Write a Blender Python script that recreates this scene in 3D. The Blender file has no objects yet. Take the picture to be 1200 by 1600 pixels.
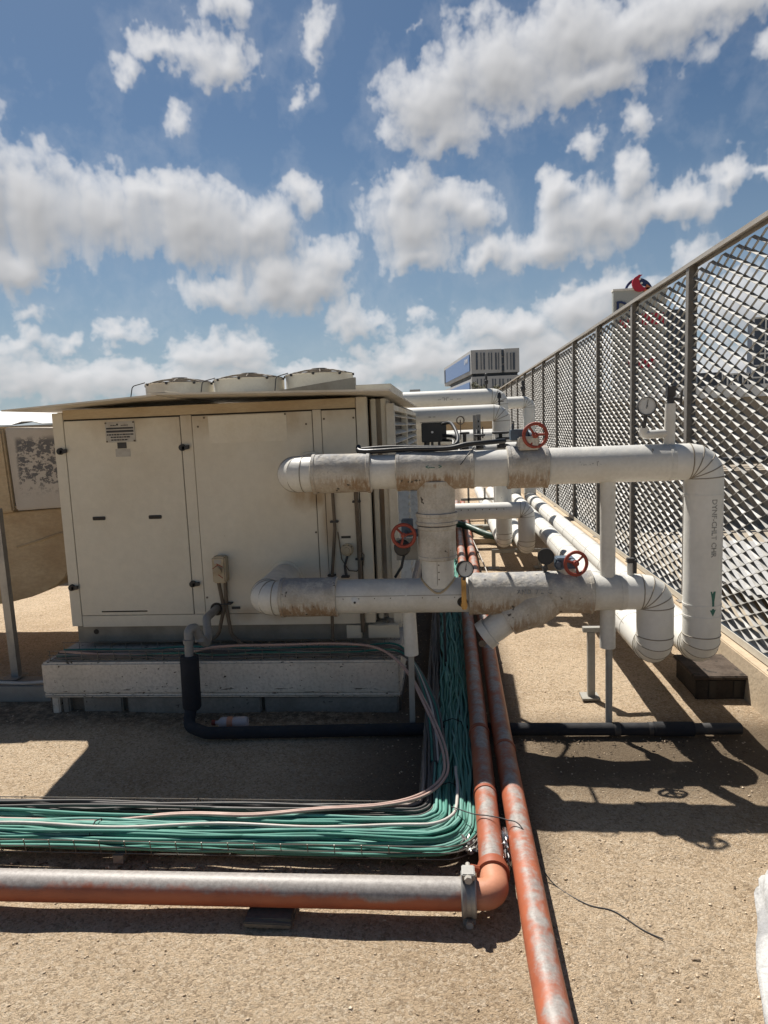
import bpy, bmesh, math, random
import numpy as np
from mathutils import Vector, Matrix, noise as mnoise
PI = math.pi
scn = bpy.context.scene
COL = scn.collection

# ---------------------------------------------------------------- camera
H = 1.6
RC = Matrix(((0.9951705429967673, 0.02798002283603901, 0.09408883394757246),
             (0.08979395461636451, 0.12774810038204437, -0.9877335007800097),
             (-0.03965647571170942, 0.9914118927927352, 0.12461870952330052)))
cd = bpy.data.cameras.new('camera'); cam = bpy.data.objects.new('camera', cd); COL.objects.link(cam)
M4 = RC.to_4x4(); M4.translation = Vector((0, 0, H)); cam.matrix_world = M4
cd.sensor_fit = 'VERTICAL'; cd.sensor_height = 36.0; cd.lens = 24.0; cd.clip_start = 0.05; cd.clip_end = 6000
scn.camera = cam
FPX = 1067.0
def _ray(px, py): return RC @ Vector((px - 600, 800 - py, -FPX))
def aY(px, py, Y): r = _ray(px, py); t = Y / r.y; return Vector((r.x * t, Y, H + r.z * t))
def aZ(px, py, Z=0): r = _ray(px, py); t = (Z - H) / r.z; return Vector((r.x * t, r.y * t, Z))
def aX(px, py, X): r = _ray(px, py); t = X / r.x; return Vector((X, r.y * t, H + r.z * t))

# ---------------------------------------------------------------- node helpers
class NT:
    def __init__(s, tree): s.t = tree; s.n = tree.nodes; s.l = tree.links
    def new(s, typ, ins=None, **kw):
        nd = s.n.new(typ)
        for k, v in kw.items(): setattr(nd, k, v)
        if ins:
            for k, v in ins.items(): s.set(nd.inputs[k], v)
        return nd
    def set(s, sock, v):
        if isinstance(v, bpy.types.NodeSocket): s.l.new(v, sock)
        else:
            if isinstance(v, tuple) and len(v) == 3 and sock.type == 'RGBA': v = (*v, 1)
            sock.default_value = v
    def math(s, op, a, b=0.0, c=None, clamp=False):
        nd = s.n.new('ShaderNodeMath'); nd.operation = op; nd.use_clamp = clamp
        s.set(nd.inputs[0], a); s.set(nd.inputs[1], b)
        if c is not None: s.set(nd.inputs[2], c)
        return nd.outputs[0]
    def vmath(s, op, a, b=None):
        nd = s.n.new('ShaderNodeVectorMath'); nd.operation = op
        s.set(nd.inputs[0], a)
        if b is not None: s.set(nd.inputs[1], b)
        return nd.outputs['Value' if op in ('LENGTH', 'DOT_PRODUCT', 'DISTANCE') else 'Vector']
    def noise(s, vec, scale, detail=4, rough=.55, dist=0.0, dim='3D'):
        nd = s.new('ShaderNodeTexNoise', {'Vector': vec, 'Scale': scale, 'Detail': detail, 'Roughness': rough, 'Distortion': dist}, noise_dimensions=dim)
        return nd.outputs['Fac']
    def ramp(s, f, lo, hi, a=0.0, b=1.0):
        nd = s.new('ShaderNodeMapRange', {'Value': f, 'From Min': lo, 'From Max': hi, 'To Min': a, 'To Max': b}); nd.interpolation_type = 'SMOOTHSTEP'
        return nd.outputs[0]
    def mix(s, f, a, b, mode='MIX'):
        nd = s.n.new('ShaderNodeMix'); nd.data_type = 'RGBA'; nd.blend_type = mode
        s.set(nd.inputs[0], f); s.set(nd.inputs[6], a); s.set(nd.inputs[7], b)
        return nd.outputs[2]

# ---------------------------------------------------------------- world, sun, exposure
SUN = Vector((-.343, .547, 1)).normalized()
world = bpy.data.worlds.new('World'); scn.world = world; world.use_nodes = True
w = NT(world.node_tree); w.n.clear()
sky = w.new('ShaderNodeTexSky', sky_type='NISHITA')
sky.sun_disc = False; sky.sun_elevation = math.asin(SUN.z); sky.sun_rotation = math.atan2(SUN.x, SUN.y)
sky.air_density = 1.0; sky.dust_density = .6; sky.ozone_density = 2.0; sky.altitude = 100
tc = w.new('ShaderNodeTexCoord')
sp = w.new('ShaderNodeSeparateXYZ', {0: tc.outputs['Generated']})
AZ = w.math('ARCTAN2', sp.outputs[0], sp.outputs[1]); EL = w.math('ARCSINE', sp.outputs[2])
P0 = w.new('ShaderNodeCombineXYZ', {0: AZ, 1: EL}).outputs[0]
# cumulus field: centre (degrees azimuth, elevation), half sizes (degrees), weight
def _blob(px, py, rx, ry, wt=1.0):
    d = _ray(px, py).normalized(); az = math.atan2(d.x, d.y); el = math.asin(d.z)
    k = 1 / (FPX * (1 + ((px - 600) ** 2 + (py - 800) ** 2) / FPX ** 2) ** .5)
    return az, el, rx * k / max(.8, math.cos(el)), ry * k, wt
CL = [(55, 325, 150, 100), (170, 330, 120, 72), (300, 350, 120, 72), (20, 420, 70, 45), (400, 365, 70, 52), (-60, 300, 120, 120), (230, 300, 70, 40),
      (255, 78, 60, 34, .9), (355, 90, 62, 44, .9), (195, 115, 34, 22, .8), (345, 8, 50, 28, .7), (275, 178, 18, 30, .4), (488, 62, 22, 40, .5), (475, 150, 18, 20, .4), (478, 300, 38, 26, .65),
      (470, 450, 100, 48), (345, 460, 90, 34, .9), (510, 405, 48, 40, .9), (545, 500, 55, 32, .85), (430, 430, 60, 35),
      (645, 350, 92, 74), (705, 310, 72, 50), (640, 290, 50, 38), (660, 400, 70, 34), (740, 330, 40, 38, .9),
      (905, 345, 95, 60), (960, 340, 80, 55), (1050, 325, 85, 34), (850, 390, 100, 34), (990, 268, 34, 30, .85), (870, 300, 50, 36), (760, 398, 40, 20, .8),
      (670, 165, 84, 72), (790, 110, 125, 84), (900, 60, 160, 78), (1020, 40, 130, 64), (745, 15, 50, 34, .6), (1110, 8, 110, 44), (700, 210, 74, 36, .8), (920, 130, 110, 40, .85),
      (1002, 185, 24, 46, .6), (915, 226, 32, 18, .55), (1150, 272, 36, 24, .8), (1198, 268, 22, 20, .8), (1195, 80, 28, 34, .6), (640, 45, 16, 10, .4),
      (185, 524, 48, 20, .75), (28, 530, 42, 16, .6), (105, 530, 26, 14, .6), (48, 494, 22, 14, .5), (590, 500, 30, 20, .6),
      (90, 590, 170, 40, .9), (345, 556, 100, 42, .95), (300, 605, 220, 36, .9), (520, 600, 120, 34, .8), (800, 512, 110, 40, .95), (900, 490, 80, 42, .95), (640, 560, 100, 44, .95), (760, 560, 150, 46, .9), (965, 448, 66, 34, .9),
      (880, 560, 140, 50, .9), (1090, 395, 44, 24, .6), (1150, 470, 90, 60, .7), (1150, 580, 140, 60, .8), (1000, 560, 120, 50, .8), (660, 498, 22, 14, .5), (-150, 560, 200, 70, .9), (1350, 500, 160, 80, .9), (1400, 200, 200, 120, .9), (-350, 350, 200, 110, .9)]
BL = [_blob(*c) for c in CL]
CB = 14.0
# cumulus computed as a field over directions of the sky (azimuth, elevation), held by the world around the scene
W_AZ0, W_AZ1, W_EL0, W_EL1, W_PPD = -50.0, 50.0, -2.0, 58.0, 14
def perlin(x, y, seed):
    rs = np.random.RandomState(seed); perm = rs.permutation(256); a = rs.rand(256) * 2 * np.pi; gx = np.cos(a); gy = np.sin(a)
    xi = np.floor(x).astype(int); yi = np.floor(y).astype(int); xf = x - xi; yf = y - yi
    u = xf * xf * xf * (xf * (xf * 6 - 15) + 10); v = yf * yf * yf * (yf * (yf * 6 - 15) + 10)
    def gr(i, j, dx, dy): h = perm[(perm[(xi + i) & 255] + yi + j) & 255]; return gx[h] * dx + gy[h] * dy
    n0 = gr(0, 0, xf, yf) * (1 - u) + gr(1, 0, xf - 1, yf) * u; n1 = gr(0, 1, xf, yf - 1) * (1 - u) + gr(1, 1, xf - 1, yf - 1) * u
    return (n0 * (1 - v) + n1 * v) * 1.5
def fbm(x, y, f, octv, seed, gain=.5, billow=False):
    t = 0; a = 1.0; s = 0
    for o in range(octv):
        n = perlin(x * f + 17.3 * o, y * f + 9.1 * o, seed + o)
        t = t + a * ((np.abs(n) * 2 - .55) if billow else n); s += a; a *= gain; f *= 2.03
    return t / s
def cloud_maps():
    w_ = int((W_AZ1 - W_AZ0) * W_PPD); h_ = int((W_EL1 - W_EL0) * W_PPD)
    AZ, EL = np.meshgrid(np.linspace(W_AZ0, W_AZ1, w_), np.linspace(W_EL0, W_EL1, h_))     # degrees, row 0 = lowest
    wx = fbm(AZ, EL, .25, 4, 5) * 1.3 + fbm(AZ, EL, .9, 5, 21) * .9; wy = fbm(AZ, EL, .25, 4, 55) * 1.3 + fbm(AZ, EL, .9, 5, 71) * .9
    X = AZ + wx; Y = EL + wy
    acc = np.full(AZ.shape, -3.0); 
    for az, el, ra, re, wt in BL:
        q = np.sqrt(((X - math.degrees(az)) / math.degrees(ra)) ** 2 + ((Y - math.degrees(el)) / math.degrees(re)) ** 2)
        v = wt * (1.0 - q); k = .12; acc = np.maximum(acc, v) + k * np.exp(-np.abs(acc - v) / k) * .5
    # deck of small cumulus thinning out upwards from the horizon
    sc = 1 + np.clip((18 - EL) / 12, 0, 1) * .9
    b1 = fbm(AZ + wx * .4, (EL + wy * .4) * sc, .36, 8, 101, .58, True); b2 = fbm(AZ + wx * .3, (EL + wy * .3) * sc, .30, 9, 202, .64)
    D = acc * 1.55 + b1 * .62 + b2 * .85 + .02
    rho = np.clip(D, 0, None); rho = rho / (1 + .5 * rho)
    fy = np.fft.fftfreq(h_)[:, None]; fx_ = np.fft.rfftfreq(w_)[None]
    def blur(a, sg): pad = np.fft.rfft2(a); return np.fft.irfft2(pad * np.exp(-2 * (np.pi * sg * W_PPD) ** 2 * (fx_ ** 2 + fy ** 2)), s=a.shape)
    def shift(a, dx, dy): return np.roll(np.roll(a, -int(round(dy * W_PPD)), 0), -int(round(dx * W_PPD)), 1)
    # self shadowing towards the sun, which stands high to the upper left
    rb = blur(rho, .55); rc = blur(rho, 1.5); tau = 0
    for i in range(1, 9): tau = tau + shift(rb, -.16 * i, .42 * i) * .42
    T = np.exp(-tau * .9)
    hs = blur(D, .20); relief = (hs - shift(hs, -.16, .34)) ; relief2 = rb - shift(rb, -.3, .9)
    core = np.exp(-rc * 1.25)
    B = .41 + .27 * T + .45 * core + .30 * np.clip(relief, -.3, .4) + .32 * np.clip(relief2, -.4, .4)
    A = 1 - np.exp(-np.clip(D, 0, None) * 2.3)
    wisp = np.clip(blur(acc, .3) + .50 + b2 * 1.8, 0, 1) * .13
    A = np.clip(np.maximum(A, wisp), 0, 1)
    veil = np.clip((9 - EL) / 9, 0, 1) ** 1.4 * .55                   # milky air low on the horizon
    B = B * (1 - veil) + .86 * veil; A = np.maximum(A, veil * np.clip(.7 + b2, 0, 1))
    return A, np.clip(B, 0, 1.15)

_A, _B = cloud_maps(); _h, _w = _A.shape
img = bpy.data.images.new('cumulus_field', _w, _h, alpha=False, float_buffer=True, is_data=True)
_px = np.ones((_h, _w, 4), np.float32); _px[..., 0] = _A; _px[..., 1] = _B; _px[..., 2] = 0; img.pixels.foreach_set(_px.ravel()); img.update(); img.pack()
D2R = PI / 180
U_ = w.math('DIVIDE', w.math('SUBTRACT', AZ, W_AZ0 * D2R), (W_AZ1 - W_AZ0) * D2R); V_ = w.math('DIVIDE', w.math('SUBTRACT', EL, W_EL0 * D2R), (W_EL1 - W_EL0) * D2R)
ti = w.new('ShaderNodeTexImage', {'Vector': w.new('ShaderNodeCombineXYZ', {0: U_, 1: V_}).outputs[0]}, image=img, interpolation='Cubic', extension='EXTEND')
tc2 = w.new('ShaderNodeSeparateColor', {0: ti.outputs[0]}).outputs
inside = w.math('MULTIPLY', w.ramp(w.math('ABSOLUTE', AZ), 49 * D2R, 42 * D2R), w.ramp(EL, 57 * D2R, 50 * D2R))
nz = w.noise(P0, 3.2, 5, .6)                                # unseen clouds added over the rest of the sky to whiten the fill
aw = w.ramp(nz, .56, .68, 0, .9); bw = w.ramp(nz, .58, .80, .62, .38)
alpha = w.math('ADD', w.math('MULTIPLY', tc2[0], inside), w.math('MULTIPLY', aw, w.math('SUBTRACT', 1.0, inside)))
lit = w.math('ADD', w.math('MULTIPLY', tc2[1], inside), w.math('MULTIPLY', bw, w.math('SUBTRACT', 1.0, inside)))
ccol = w.mix(lit, (0, 0, 0, 1), (CB, CB, CB * 1.015, 1))
skyc = w.mix(1.0, sky.outputs[0], (.84, 1.0, 1.08, 1), 'MULTIPLY')
# low horizon haze of the real sky
hz = w.ramp(EL, 0.0, .42, .62, 0.0)
skyc = w.mix(hz, skyc, (6.2, 7.9, 9.6, 1))
full = w.mix(alpha, skyc, ccol)
bg = w.new('ShaderNodeBackground', {'Color': full, 'Strength': .0365})
w.l.new(bg.outputs[0], w.new('ShaderNodeOutputWorld').inputs[0])
world.cycles.sampling_method = 'MANUAL'; world.cycles.sample_map_resolution = 512

sl = bpy.data.lights.new('sun', 'SUN'); sl.energy = 5.0; sl.angle = math.radians(.53); sl.color = (1, .945, .86)
so = bpy.data.objects.new('sun', sl); COL.objects.link(so); so.rotation_euler = SUN.to_track_quat('Z', 'Y').to_euler(); so.location = (-6, 8, 20)
scn.view_settings.view_transform = 'Standard'; scn.view_settings.look = 'None'; scn.view_settings.exposure = .60; scn.view_settings.gamma = 1

# ---------------------------------------------------------------- mesh builder
class MB:
    def __init__(s): s.v = []; s.f = []
    def add(s, vs, fs):
        o = len(s.v); s.v += [Vector(v) for v in vs]; s.f += [tuple(i + o for i in f) for f in fs]; return s
    def box(s, x0, x1, y0, y1, z0, z1):
        return s.add([(x, y, z) for x in (x0, x1) for y in (y0, y1) for z in (z0, z1)],
                     [(0, 1, 3, 2), (4, 6, 7, 5), (0, 4, 5, 1), (2, 3, 7, 6), (0, 2, 6, 4), (1, 5, 7, 3)])
    def obox(s, c, ax, ay, az):
        c = Vector(c); ax = Vector(ax); ay = Vector(ay); az = Vector(az)
        return s.add([c + ax * i + ay * j + az * k for i in (-1, 1) for j in (-1, 1) for k in (-1, 1)],
                     [(0, 1, 3, 2), (4, 6, 7, 5), (0, 4, 5, 1), (2, 3, 7, 6), (0, 2, 6, 4), (1, 5, 7, 3)])
    def beam(s, p0, p1, wd, ht, upv=(0, 0, 1)):
        p0 = Vector(p0); p1 = Vector(p1); d = (p1 - p0); L = d.length; d.normalize(); sd = d.cross(Vector(upv)).normalized(); u = sd.cross(d)
        return s.obox((p0 + p1) / 2, d * L / 2, sd * wd / 2, u * ht / 2)
    def tube(s, path, r, seg=16, caps=True, closed=False):
        P = [Vector(p) for p in path]; n = len(P)
        R = r if isinstance(r, (list, tuple)) else [r] * n
        T = []
        for i in range(n):
            a = P[i - 1] if (i > 0 or closed) else P[i]; b = P[(i + 1) % n] if (i < n - 1 or closed) else P[i]
            d1 = (P[i] - a); d2 = (b - P[i])
            if d1.length > 1e-9: d1.normalize()
            if d2.length > 1e-9: d2.normalize()
            t = d1 + d2
            T.append(t.normalized() if t.length > 1e-6 else Vector((0, 0, 1)))
        u = T[0].orthogonal().normalized(); vs = []
        for i in range(n):
            if i: 
                u = u - T[i] * u.dot(T[i])
                if u.length < 1e-6: u = T[i].orthogonal()
                u.normalize()
            b = T[i].cross(u)
            k = 1.0
            if 0 < i < n - 1:
                c = (P[i] - P[i - 1]).normalized().dot(T[i]); k = 1 / max(.5, c)
                ax = (P[i + 1] - P[i]).normalized() - (P[i] - P[i - 1]).normalized()
            for j in range(seg):
                a = 2 * PI * j / seg; o = (u * math.cos(a) + b * math.sin(a)) * R[i]
                if k > 1.001 and ax.length > 1e-6:
                    axn = ax.normalized(); o = o + axn * o.dot(axn) * (k - 1)
                vs.append(P[i] + o)
        fs = []
        for i in range(n if closed else n - 1):
            i2 = (i + 1) % n
            for j in range(seg): fs.append((i * seg + j, i * seg + (j + 1) % seg, i2 * seg + (j + 1) % seg, i2 * seg + j))
        if caps and not closed:
            fs.append(tuple(range(seg - 1, -1, -1))); fs.append(tuple((n - 1) * seg + j for j in range(seg)))
        return s.add(vs, fs)
    def cyl(s, p0, p1, r0, r1=None, seg=24, caps=True):
        r1 = r0 if r1 is None else r1
        return s.tube([p0, p1], [r0, r1], seg, caps)
    def lathe(s, o, axis, prof, seg=24):
        """prof = [(dist along axis, radius)]"""
        o = Vector(o); a = Vector(axis).normalized(); u = a.orthogonal().normalized(); b = a.cross(u); vs = []; n = len(prof)
        for t, r in prof:
            for j in range(seg):
                an = 2 * PI * j / seg; vs.append(o + a * t + (u * math.cos(an) + b * math.sin(an)) * max(r, 1e-5))
        fs = [(i * seg + j, i * seg + (j + 1) % seg, (i + 1) * seg + (j + 1) % seg, (i + 1) * seg + j) for i in range(n - 1) for j in range(seg)]
        fs.append(tuple(range(seg - 1, -1, -1))); fs.append(tuple((n - 1) * seg + j for j in range(seg)))
        return s.add(vs, fs)
    def torus(s, c, axis, R, r, seg=40, ss=10):
        c = Vector(c); a = Vector(axis).normalized(); u = a.orthogonal().normalized(); b = a.cross(u)
        return s.tube([c + (u * math.cos(2 * PI * i / seg) + b * math.sin(2 * PI * i / seg)) * R for i in range(seg)], r, ss, closed=True)
    def prism(s, poly, off):
        """poly: 3D points of a planar outline, extruded by vector off"""
        n = len(poly); o = Vector(off); vs = [Vector(p) for p in poly] + [Vector(p) + o for p in poly]
        return s.add(vs, [tuple(range(n - 1, -1, -1)), tuple(range(n, 2 * n))] + [(i, (i + 1) % n, n + (i + 1) % n, n + i) for i in range(n)])
    def sphere(s, c, r, n=12, sc=(1, 1, 1)):
        c = Vector(c); prof = [(-math.cos(PI * i / n), math.sin(PI * i / n)) for i in range(n + 1)]; m = MB(); m.lathe((0, 0, 0), (0, 0, 1), prof, n * 2)
        return s.add([c + Vector((v.x * sc[0], v.y * sc[1], v.z * sc[2])) * r for v in m.v], m.f)
    def build(s, name, mat, parent=None, ang=32, bevel=0, smooth=True, **kw):
        off = parent_loc(parent)
        me = bpy.data.meshes.new(name); me.from_pydata([v - off for v in s.v], [], s.f); 
        bm = bmesh.new(); bm.from_mesh(me)
        bmesh.ops.remove_doubles(bm, verts=bm.verts, dist=1e-6)
        bmesh.ops.recalc_face_normals(bm, faces=bm.faces)
        if bevel:
            es = [e for e in bm.edges if len(e.link_faces) == 2 and e.calc_face_angle(0) > .6]
            bmesh.ops.bevel(bm, geom=es, offset=bevel, segments=2, affect='EDGES', clamp_overlap=True)
        bm.to_mesh(me); bm.free()
        if smooth:
            me.shade_smooth(); me.set_sharp_from_angle(angle=math.radians(ang))
        me.materials.append(mat)
        o = bpy.data.objects.new(name, me); COL.objects.link(o)
        if parent: o.parent = parent
        return tag(o, **kw)
def parent_loc(p):
    v = Vector((0, 0, 0))
    while p: v += p.location; p = p.parent
    return v
def tag(o, label=None, cat=None, group=None, kind=None):
    if label: o['label'] = label
    if cat: o['category'] = cat
    if group: o['group'] = group
    if kind: o['kind'] = kind
    return o
def thing(name, loc, label, cat, group=None):
    o = bpy.data.objects.new(name, None); COL.objects.link(o); o.location = loc; o.empty_display_size = .1
    return tag(o, label, cat, group)
def kids(o): return [c for c in bpy.data.objects if c.parent == o]
def copy_tree(o, parent=None):
    c = o.copy(); COL.objects.link(c); c.parent = parent
    for ch in kids(o): copy_tree(ch, c)
    return c
def bendpath(P, R, n=8):
    P = [Vector(p) for p in P]; R = R if isinstance(R, (list, tuple)) else [R] * len(P); out = [P[0]]
    for i in range(1, len(P) - 1):
        a = (P[i - 1] - P[i]); b = (P[i + 1] - P[i]); la, lb = a.length, b.length; a.normalize(); b.normalize()
        th = a.angle(b); r = R[i]; t = min(r / math.tan(th / 2), la * .49, lb * .49); r = t * math.tan(th / 2)
        c = P[i] + (a + b).normalized() * (r / math.sin(th / 2)); s0 = P[i] + a * t - c; s1 = P[i] + b * t - c; ang = s0.angle(s1) if s0.length and s1.length else 0
        for k in range(n + 1):
            f = k / n
            v = (s0 * math.sin((1 - f) * ang) + s1 * math.sin(f * ang)) / math.sin(ang) if ang > 1e-4 else s0.lerp(s1, f)
            out.append(c + v)
    out.append(P[-1]); return out
def ring(mb, path, i, r, wd=.0032, e=.0012):
    """raised seam where the gores of an elbow meet"""
    t = (path[i + 1] - path[i - 1]).normalized(); mb.tube([path[i] - t * wd, path[i] - t * wd * .5, path[i] + t * wd * .5, path[i] + t * wd], [r - .002, r + e, r + e, r - .002], 40, True)

# ---------------------------------------------------------------- materials
def base_mat(name, rough=.6, metal=0.0):
    m = bpy.data.materials.new(name); m.use_nodes = True; n = NT(m.node_tree); b = n.n['Principled BSDF']
    b.inputs['Roughness'].default_value = rough; b.inputs['Metallic'].default_value = metal
    co = n.new('ShaderNodeTexCoord').outputs['Object']; return m, n, b, co
def bump(n, b, h, dist=.002, st=.6):
    bp = n.new('ShaderNodeBump', {'Height': h, 'Distance': dist, 'Strength': st}); n.l.new(bp.outputs[0], b.inputs['Normal'])
def wmat(name, base, dirt=None, amt=.5, scale=5.0, rough=.6, metal=0.0, bs=90.0, bd=.0006, speck=None, sp_th=.68, sp_sc=60, stretch=(1, 1, 1), top=None, drip=None, fine=.12):
    """weathered paint: large blotches of dirt, fine variation, optional specks, dust on upward faces, rust drips on the underside"""
    m, n, b, co = base_mat(name, rough, metal)
    vs = n.vmath('MULTIPLY', co, stretch)
    c = tuple(base)
    f1 = n.noise(vs, scale, 6, .6)
    col = n.mix(n.ramp(f1, .42, .7, 0, amt), (*c, 1), (*(dirt or tuple(x * .6 for x in c)), 1))
    fn = n.noise(vs, scale * 12, 5, .6)
    col = n.mix(n.ramp(fn, .3, .7, 0, fine), col, (*(x * .45 for x in c), 1))
    geo = n.new('ShaderNodeNewGeometry'); nz = n.new('ShaderNodeSeparateXYZ', {0: geo.outputs['Normal']}).outputs[2]
    if top:
        k = n.math('MULTIPLY', n.ramp(nz, .15, .9), n.ramp(n.noise(co, scale * 2.3, 6, .7), .3, .62, 0, top[1]))
        col = n.mix(k, col, (*top[0], 1))
    if drip:
        sv = n.vmath('MULTIPLY', co, (75, 40, 4)); dr = n.noise(sv, 1.0, 6, .72)
        k = n.math('MULTIPLY', n.ramp(n.math('ADD', n.math('MULTIPLY', nz, -1), n.math('MULTIPLY', n.math('SUBTRACT', dr, .5), 1.6)), .05, .50), n.ramp(dr, .36, .52, .25, drip[1]))
        k = n.math('MULTIPLY', k, n.ramp(n.noise(co, 3.2, 2), .36, .6, .35, 1))
        col = n.mix(k, col, (*drip[0], 1))
    if speck:
        s = n.noise(co, sp_sc, 3, .5); col = n.mix(n.ramp(s, sp_th, sp_th + .05), col, (*speck, 1))
    n.set(b.inputs['Base Color'], col)
    rr = n.ramp(f1, .3, .7, rough - .08, rough + .12); n.set(b.inputs['Roughness'], rr)
    bump(n, b, n.math('ADD', n.noise(vs, bs, 4, .6), n.math('MULTIPLY', f1, 1.5)), bd, .8)
    return m

WHITE = wmat('white_cladding', (.62, .605, .555), (.49, .45, .375), .45, 5, .5, bs=18, bd=.002, top=((.40, .40, .40), .65), fine=.16, speck=(.17, .13, .09), sp_th=.735, sp_sc=24)
WHITE2 = wmat('clean_white_cladding', (.66, .65, .61), (.53, .51, .46), .4, 3, .45, bs=16, bd=.0014, speck=(.2, .2, .2), sp_th=.76, sp_sc=28, fine=.10)
RUSTY = wmat('stained_cladding', (.54, .50, .43), (.36, .315, .25), .8, 9, .75, bs=28, bd=.006, top=((.235, .235, .24), 1.0), drip=((.225, .135, .065), .85), speck=(.07, .06, .05), sp_th=.66, sp_sc=22, fine=.35)
SEAM = wmat('pipe_seam', (.26, .235, .19), (.17, .12, .07), .6, 8, .6)
CABP = wmat('cabinet_paint', (.60, .56, .465), (.51, .455, .35), .4, 1.6, .55, bs=5, bd=.006, fine=.10, speck=(.27, .2, .12), sp_th=.76, sp_sc=20)
def add_stain(m, terms, col):
    """dust and rust stains with a place of their own on the paint: terms = (x, z, half width, half height, strength)"""
    n = NT(m.node_tree); b = n.n['Principled BSDF']; src = b.inputs['Base Color'].links[0].from_socket; co = n.new('ShaderNodeTexCoord').outputs['Object']; cur = None
    nn = n.noise(n.vmath('MULTIPLY', co, (9, 9, 2.2)), 1.0, 6, .65); nb_ = n.noise(co, 3.5, 5, .6)
    for x, z, rx, rz, st in terms:
        q = n.vmath('MULTIPLY', n.vmath('SUBTRACT', co, (x, 0, z)), (1 / rx, 0, 1 / rz)); v = n.math('MULTIPLY', n.ramp(n.math('ADD', n.vmath('LENGTH', q), n.math('MULTIPLY', n.math('SUBTRACT', nb_, .5), 1.4)), 1.15, .25), st)
        cur = v if cur is None else n.math('MAXIMUM', cur, v)
    k = n.math('MULTIPLY', cur, n.ramp(nn, .25, .65, .45, 1)); n.set(b.inputs['Base Color'], n.mix(k, src, (*col, 1)))
add_stain(CABP, [(-.5, 1.42, .35, .20, .6), (-.05, 1.40, .35, .22, .7), (.45, 1.42, .30, .22, .6), (.75, 1.42, .25, .15, .5), (.62, .86, .16, .13, .95), (.70, .72, .06, .25, .7), (.42, .18, .20, .10, .75), (.18, .16, .10, .06, .5), (-.2, 1.1, .5, .5, .12)], (.30, .205, .105))
LOUV = wmat('louvre_paint', (.62, .585, .50), (.36, .30, .22), .4, 4, .55)
CORN = wmat('brown_cornice_paint', (.43, .34, .215), (.34, .24, .13), .7, 3, .7, stretch=(1, 1, 3), fine=.2)  # browner than the panels, with darker blotches
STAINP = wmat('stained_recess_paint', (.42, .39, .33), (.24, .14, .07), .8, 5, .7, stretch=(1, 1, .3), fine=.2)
ROOFM = wmat('roof_sheet_paint', (.62, .57, .48), (.42, .36, .27), .6, 3, .5)
PIER = wmat('stained_shaded_block', (.045, .036, .028), (.025, .02, .015), .7, 6, .95, bs=60, bd=.005, fine=.5)  # stained, and base colour darkened to paint in the pipes' shadow
PIER2 = wmat('stained_shaded_plank', (.085, .062, .046), (.03, .02, .015), .9, 9, .95, bs=40, bd=.006, fine=.5, speck=(.02, .015, .01), sp_th=.60, sp_sc=14)  # plank likewise: staining plus pipe shade put into the colour
GAP = wmat('dark_joint', (.045, .038, .03), None, .2, 5, .9)
SKIRT = wmat('galvanised_base', (.24, .23, .20), (.15, .13, .10), .6, 5, .5, .3)
BLK = wmat('black_plastic', (.012, .012, .013), (.03, .03, .03), .4, 9, .45)
BLK2 = wmat('dusty_black_plastic', (.03, .03, .032), (.09, .08, .07), .5, 9, .6)
FOAM = wmat('black_foam_insulation', (.014, .016, .022), (.03, .028, .025), .5, 12, .92, bs=160, bd=.002, top=((.05, .047, .042), .3))
PVC = wmat('grey_pvc', (.22, .22, .215), (.13, .12, .11), .4, 8, .4)
STEEL = wmat('galvanised_steel', (.34, .34, .33), (.22, .21, .19), .5, 9, .45, .55, bs=60)
STRUT = wmat('grey_painted_steel', (.33, .32, .29), (.20, .17, .13), .5, 7, .55, .1)
FENCEM = wmat('fence_mesh_paint', (.25, .242, .222), (.165, .155, .135), .4, 6, .55, fine=.12)
POSTM = wmat('fence_post_paint', (.20, .185, .165), (.13, .115, .10), .5, 4, .6)
RAILM = wmat('fence_rail_paint', (.36, .335, .30), (.25, .22, .19), .5, 4, .55)
REDW = wmat('red_valve_paint', (.30, .045, .022), (.14, .03, .018), .6, 22, .5, fine=.3)
BLUEG = wmat('blue_grey_valve_paint', (.07, .105, .15), (.05, .06, .07), .5, 18, .5)
BRASS = wmat('brass', (.42, .26, .09), (.18, .11, .05), .6, 20, .4, .6)
DIAL = wmat('gauge_dial', (.55, .56, .55), (.42, .42, .40), .4, 12, .35, fine=.05)
CONC = wmat('grey_concrete', (.25, .235, .205), (.15, .135, .115), .7, 4, .85, bs=60, bd=.004, speck=(.08, .07, .06), sp_th=.68, sp_sc=30, fine=.35)
CURB = wmat('sand_concrete', (.50, .40, .28), (.36, .28, .19), .6, 3, .85, bs=50, bd=.004, fine=.3)
DKBLOCK = wmat('dark_concrete', (.15, .13, .105), (.08, .07, .055), .7, 5, .9, bs=60, bd=.004, fine=.4)
ISO = wmat('yellowed_isolator', (.42, .35, .24), (.30, .22, .13), .6, 16, .5)
COND = wmat('dirty_conduit', (.13, .10, .07), (.07, .055, .04), .6, 14, .7)
GRN = wmat('green_cable_sheath', (.085, .275, .22), (.13, .235, .20), .5, 5, .7, fine=.12)
GRN2 = wmat('faded_green_cable_sheath', (.14, .33, .28), (.17, .28, .245), .5, 5, .7, fine=.12)
GRN3 = wmat('dark_green_cable_sheath', (.045, .20, .155), (.06, .15, .12), .5, 5, .7, fine=.12)
GRY = wmat('grey_cable_sheath', (.085, .08, .077), (.16, .145, .13), .6, 7, .6)
GRYL = wmat('light_grey_cable_sheath', (.50, .47, .43), (.36, .32, .28), .5, 6, .55)
PNK2 = wmat('brownish_grey_sheath', (.26, .215, .19), (.2, .16, .14), .5, 6, .6)
PNK = wmat('pinkish_conduit', (.46, .31, .26), (.34, .24, .20), .6, 5, .5)
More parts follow.
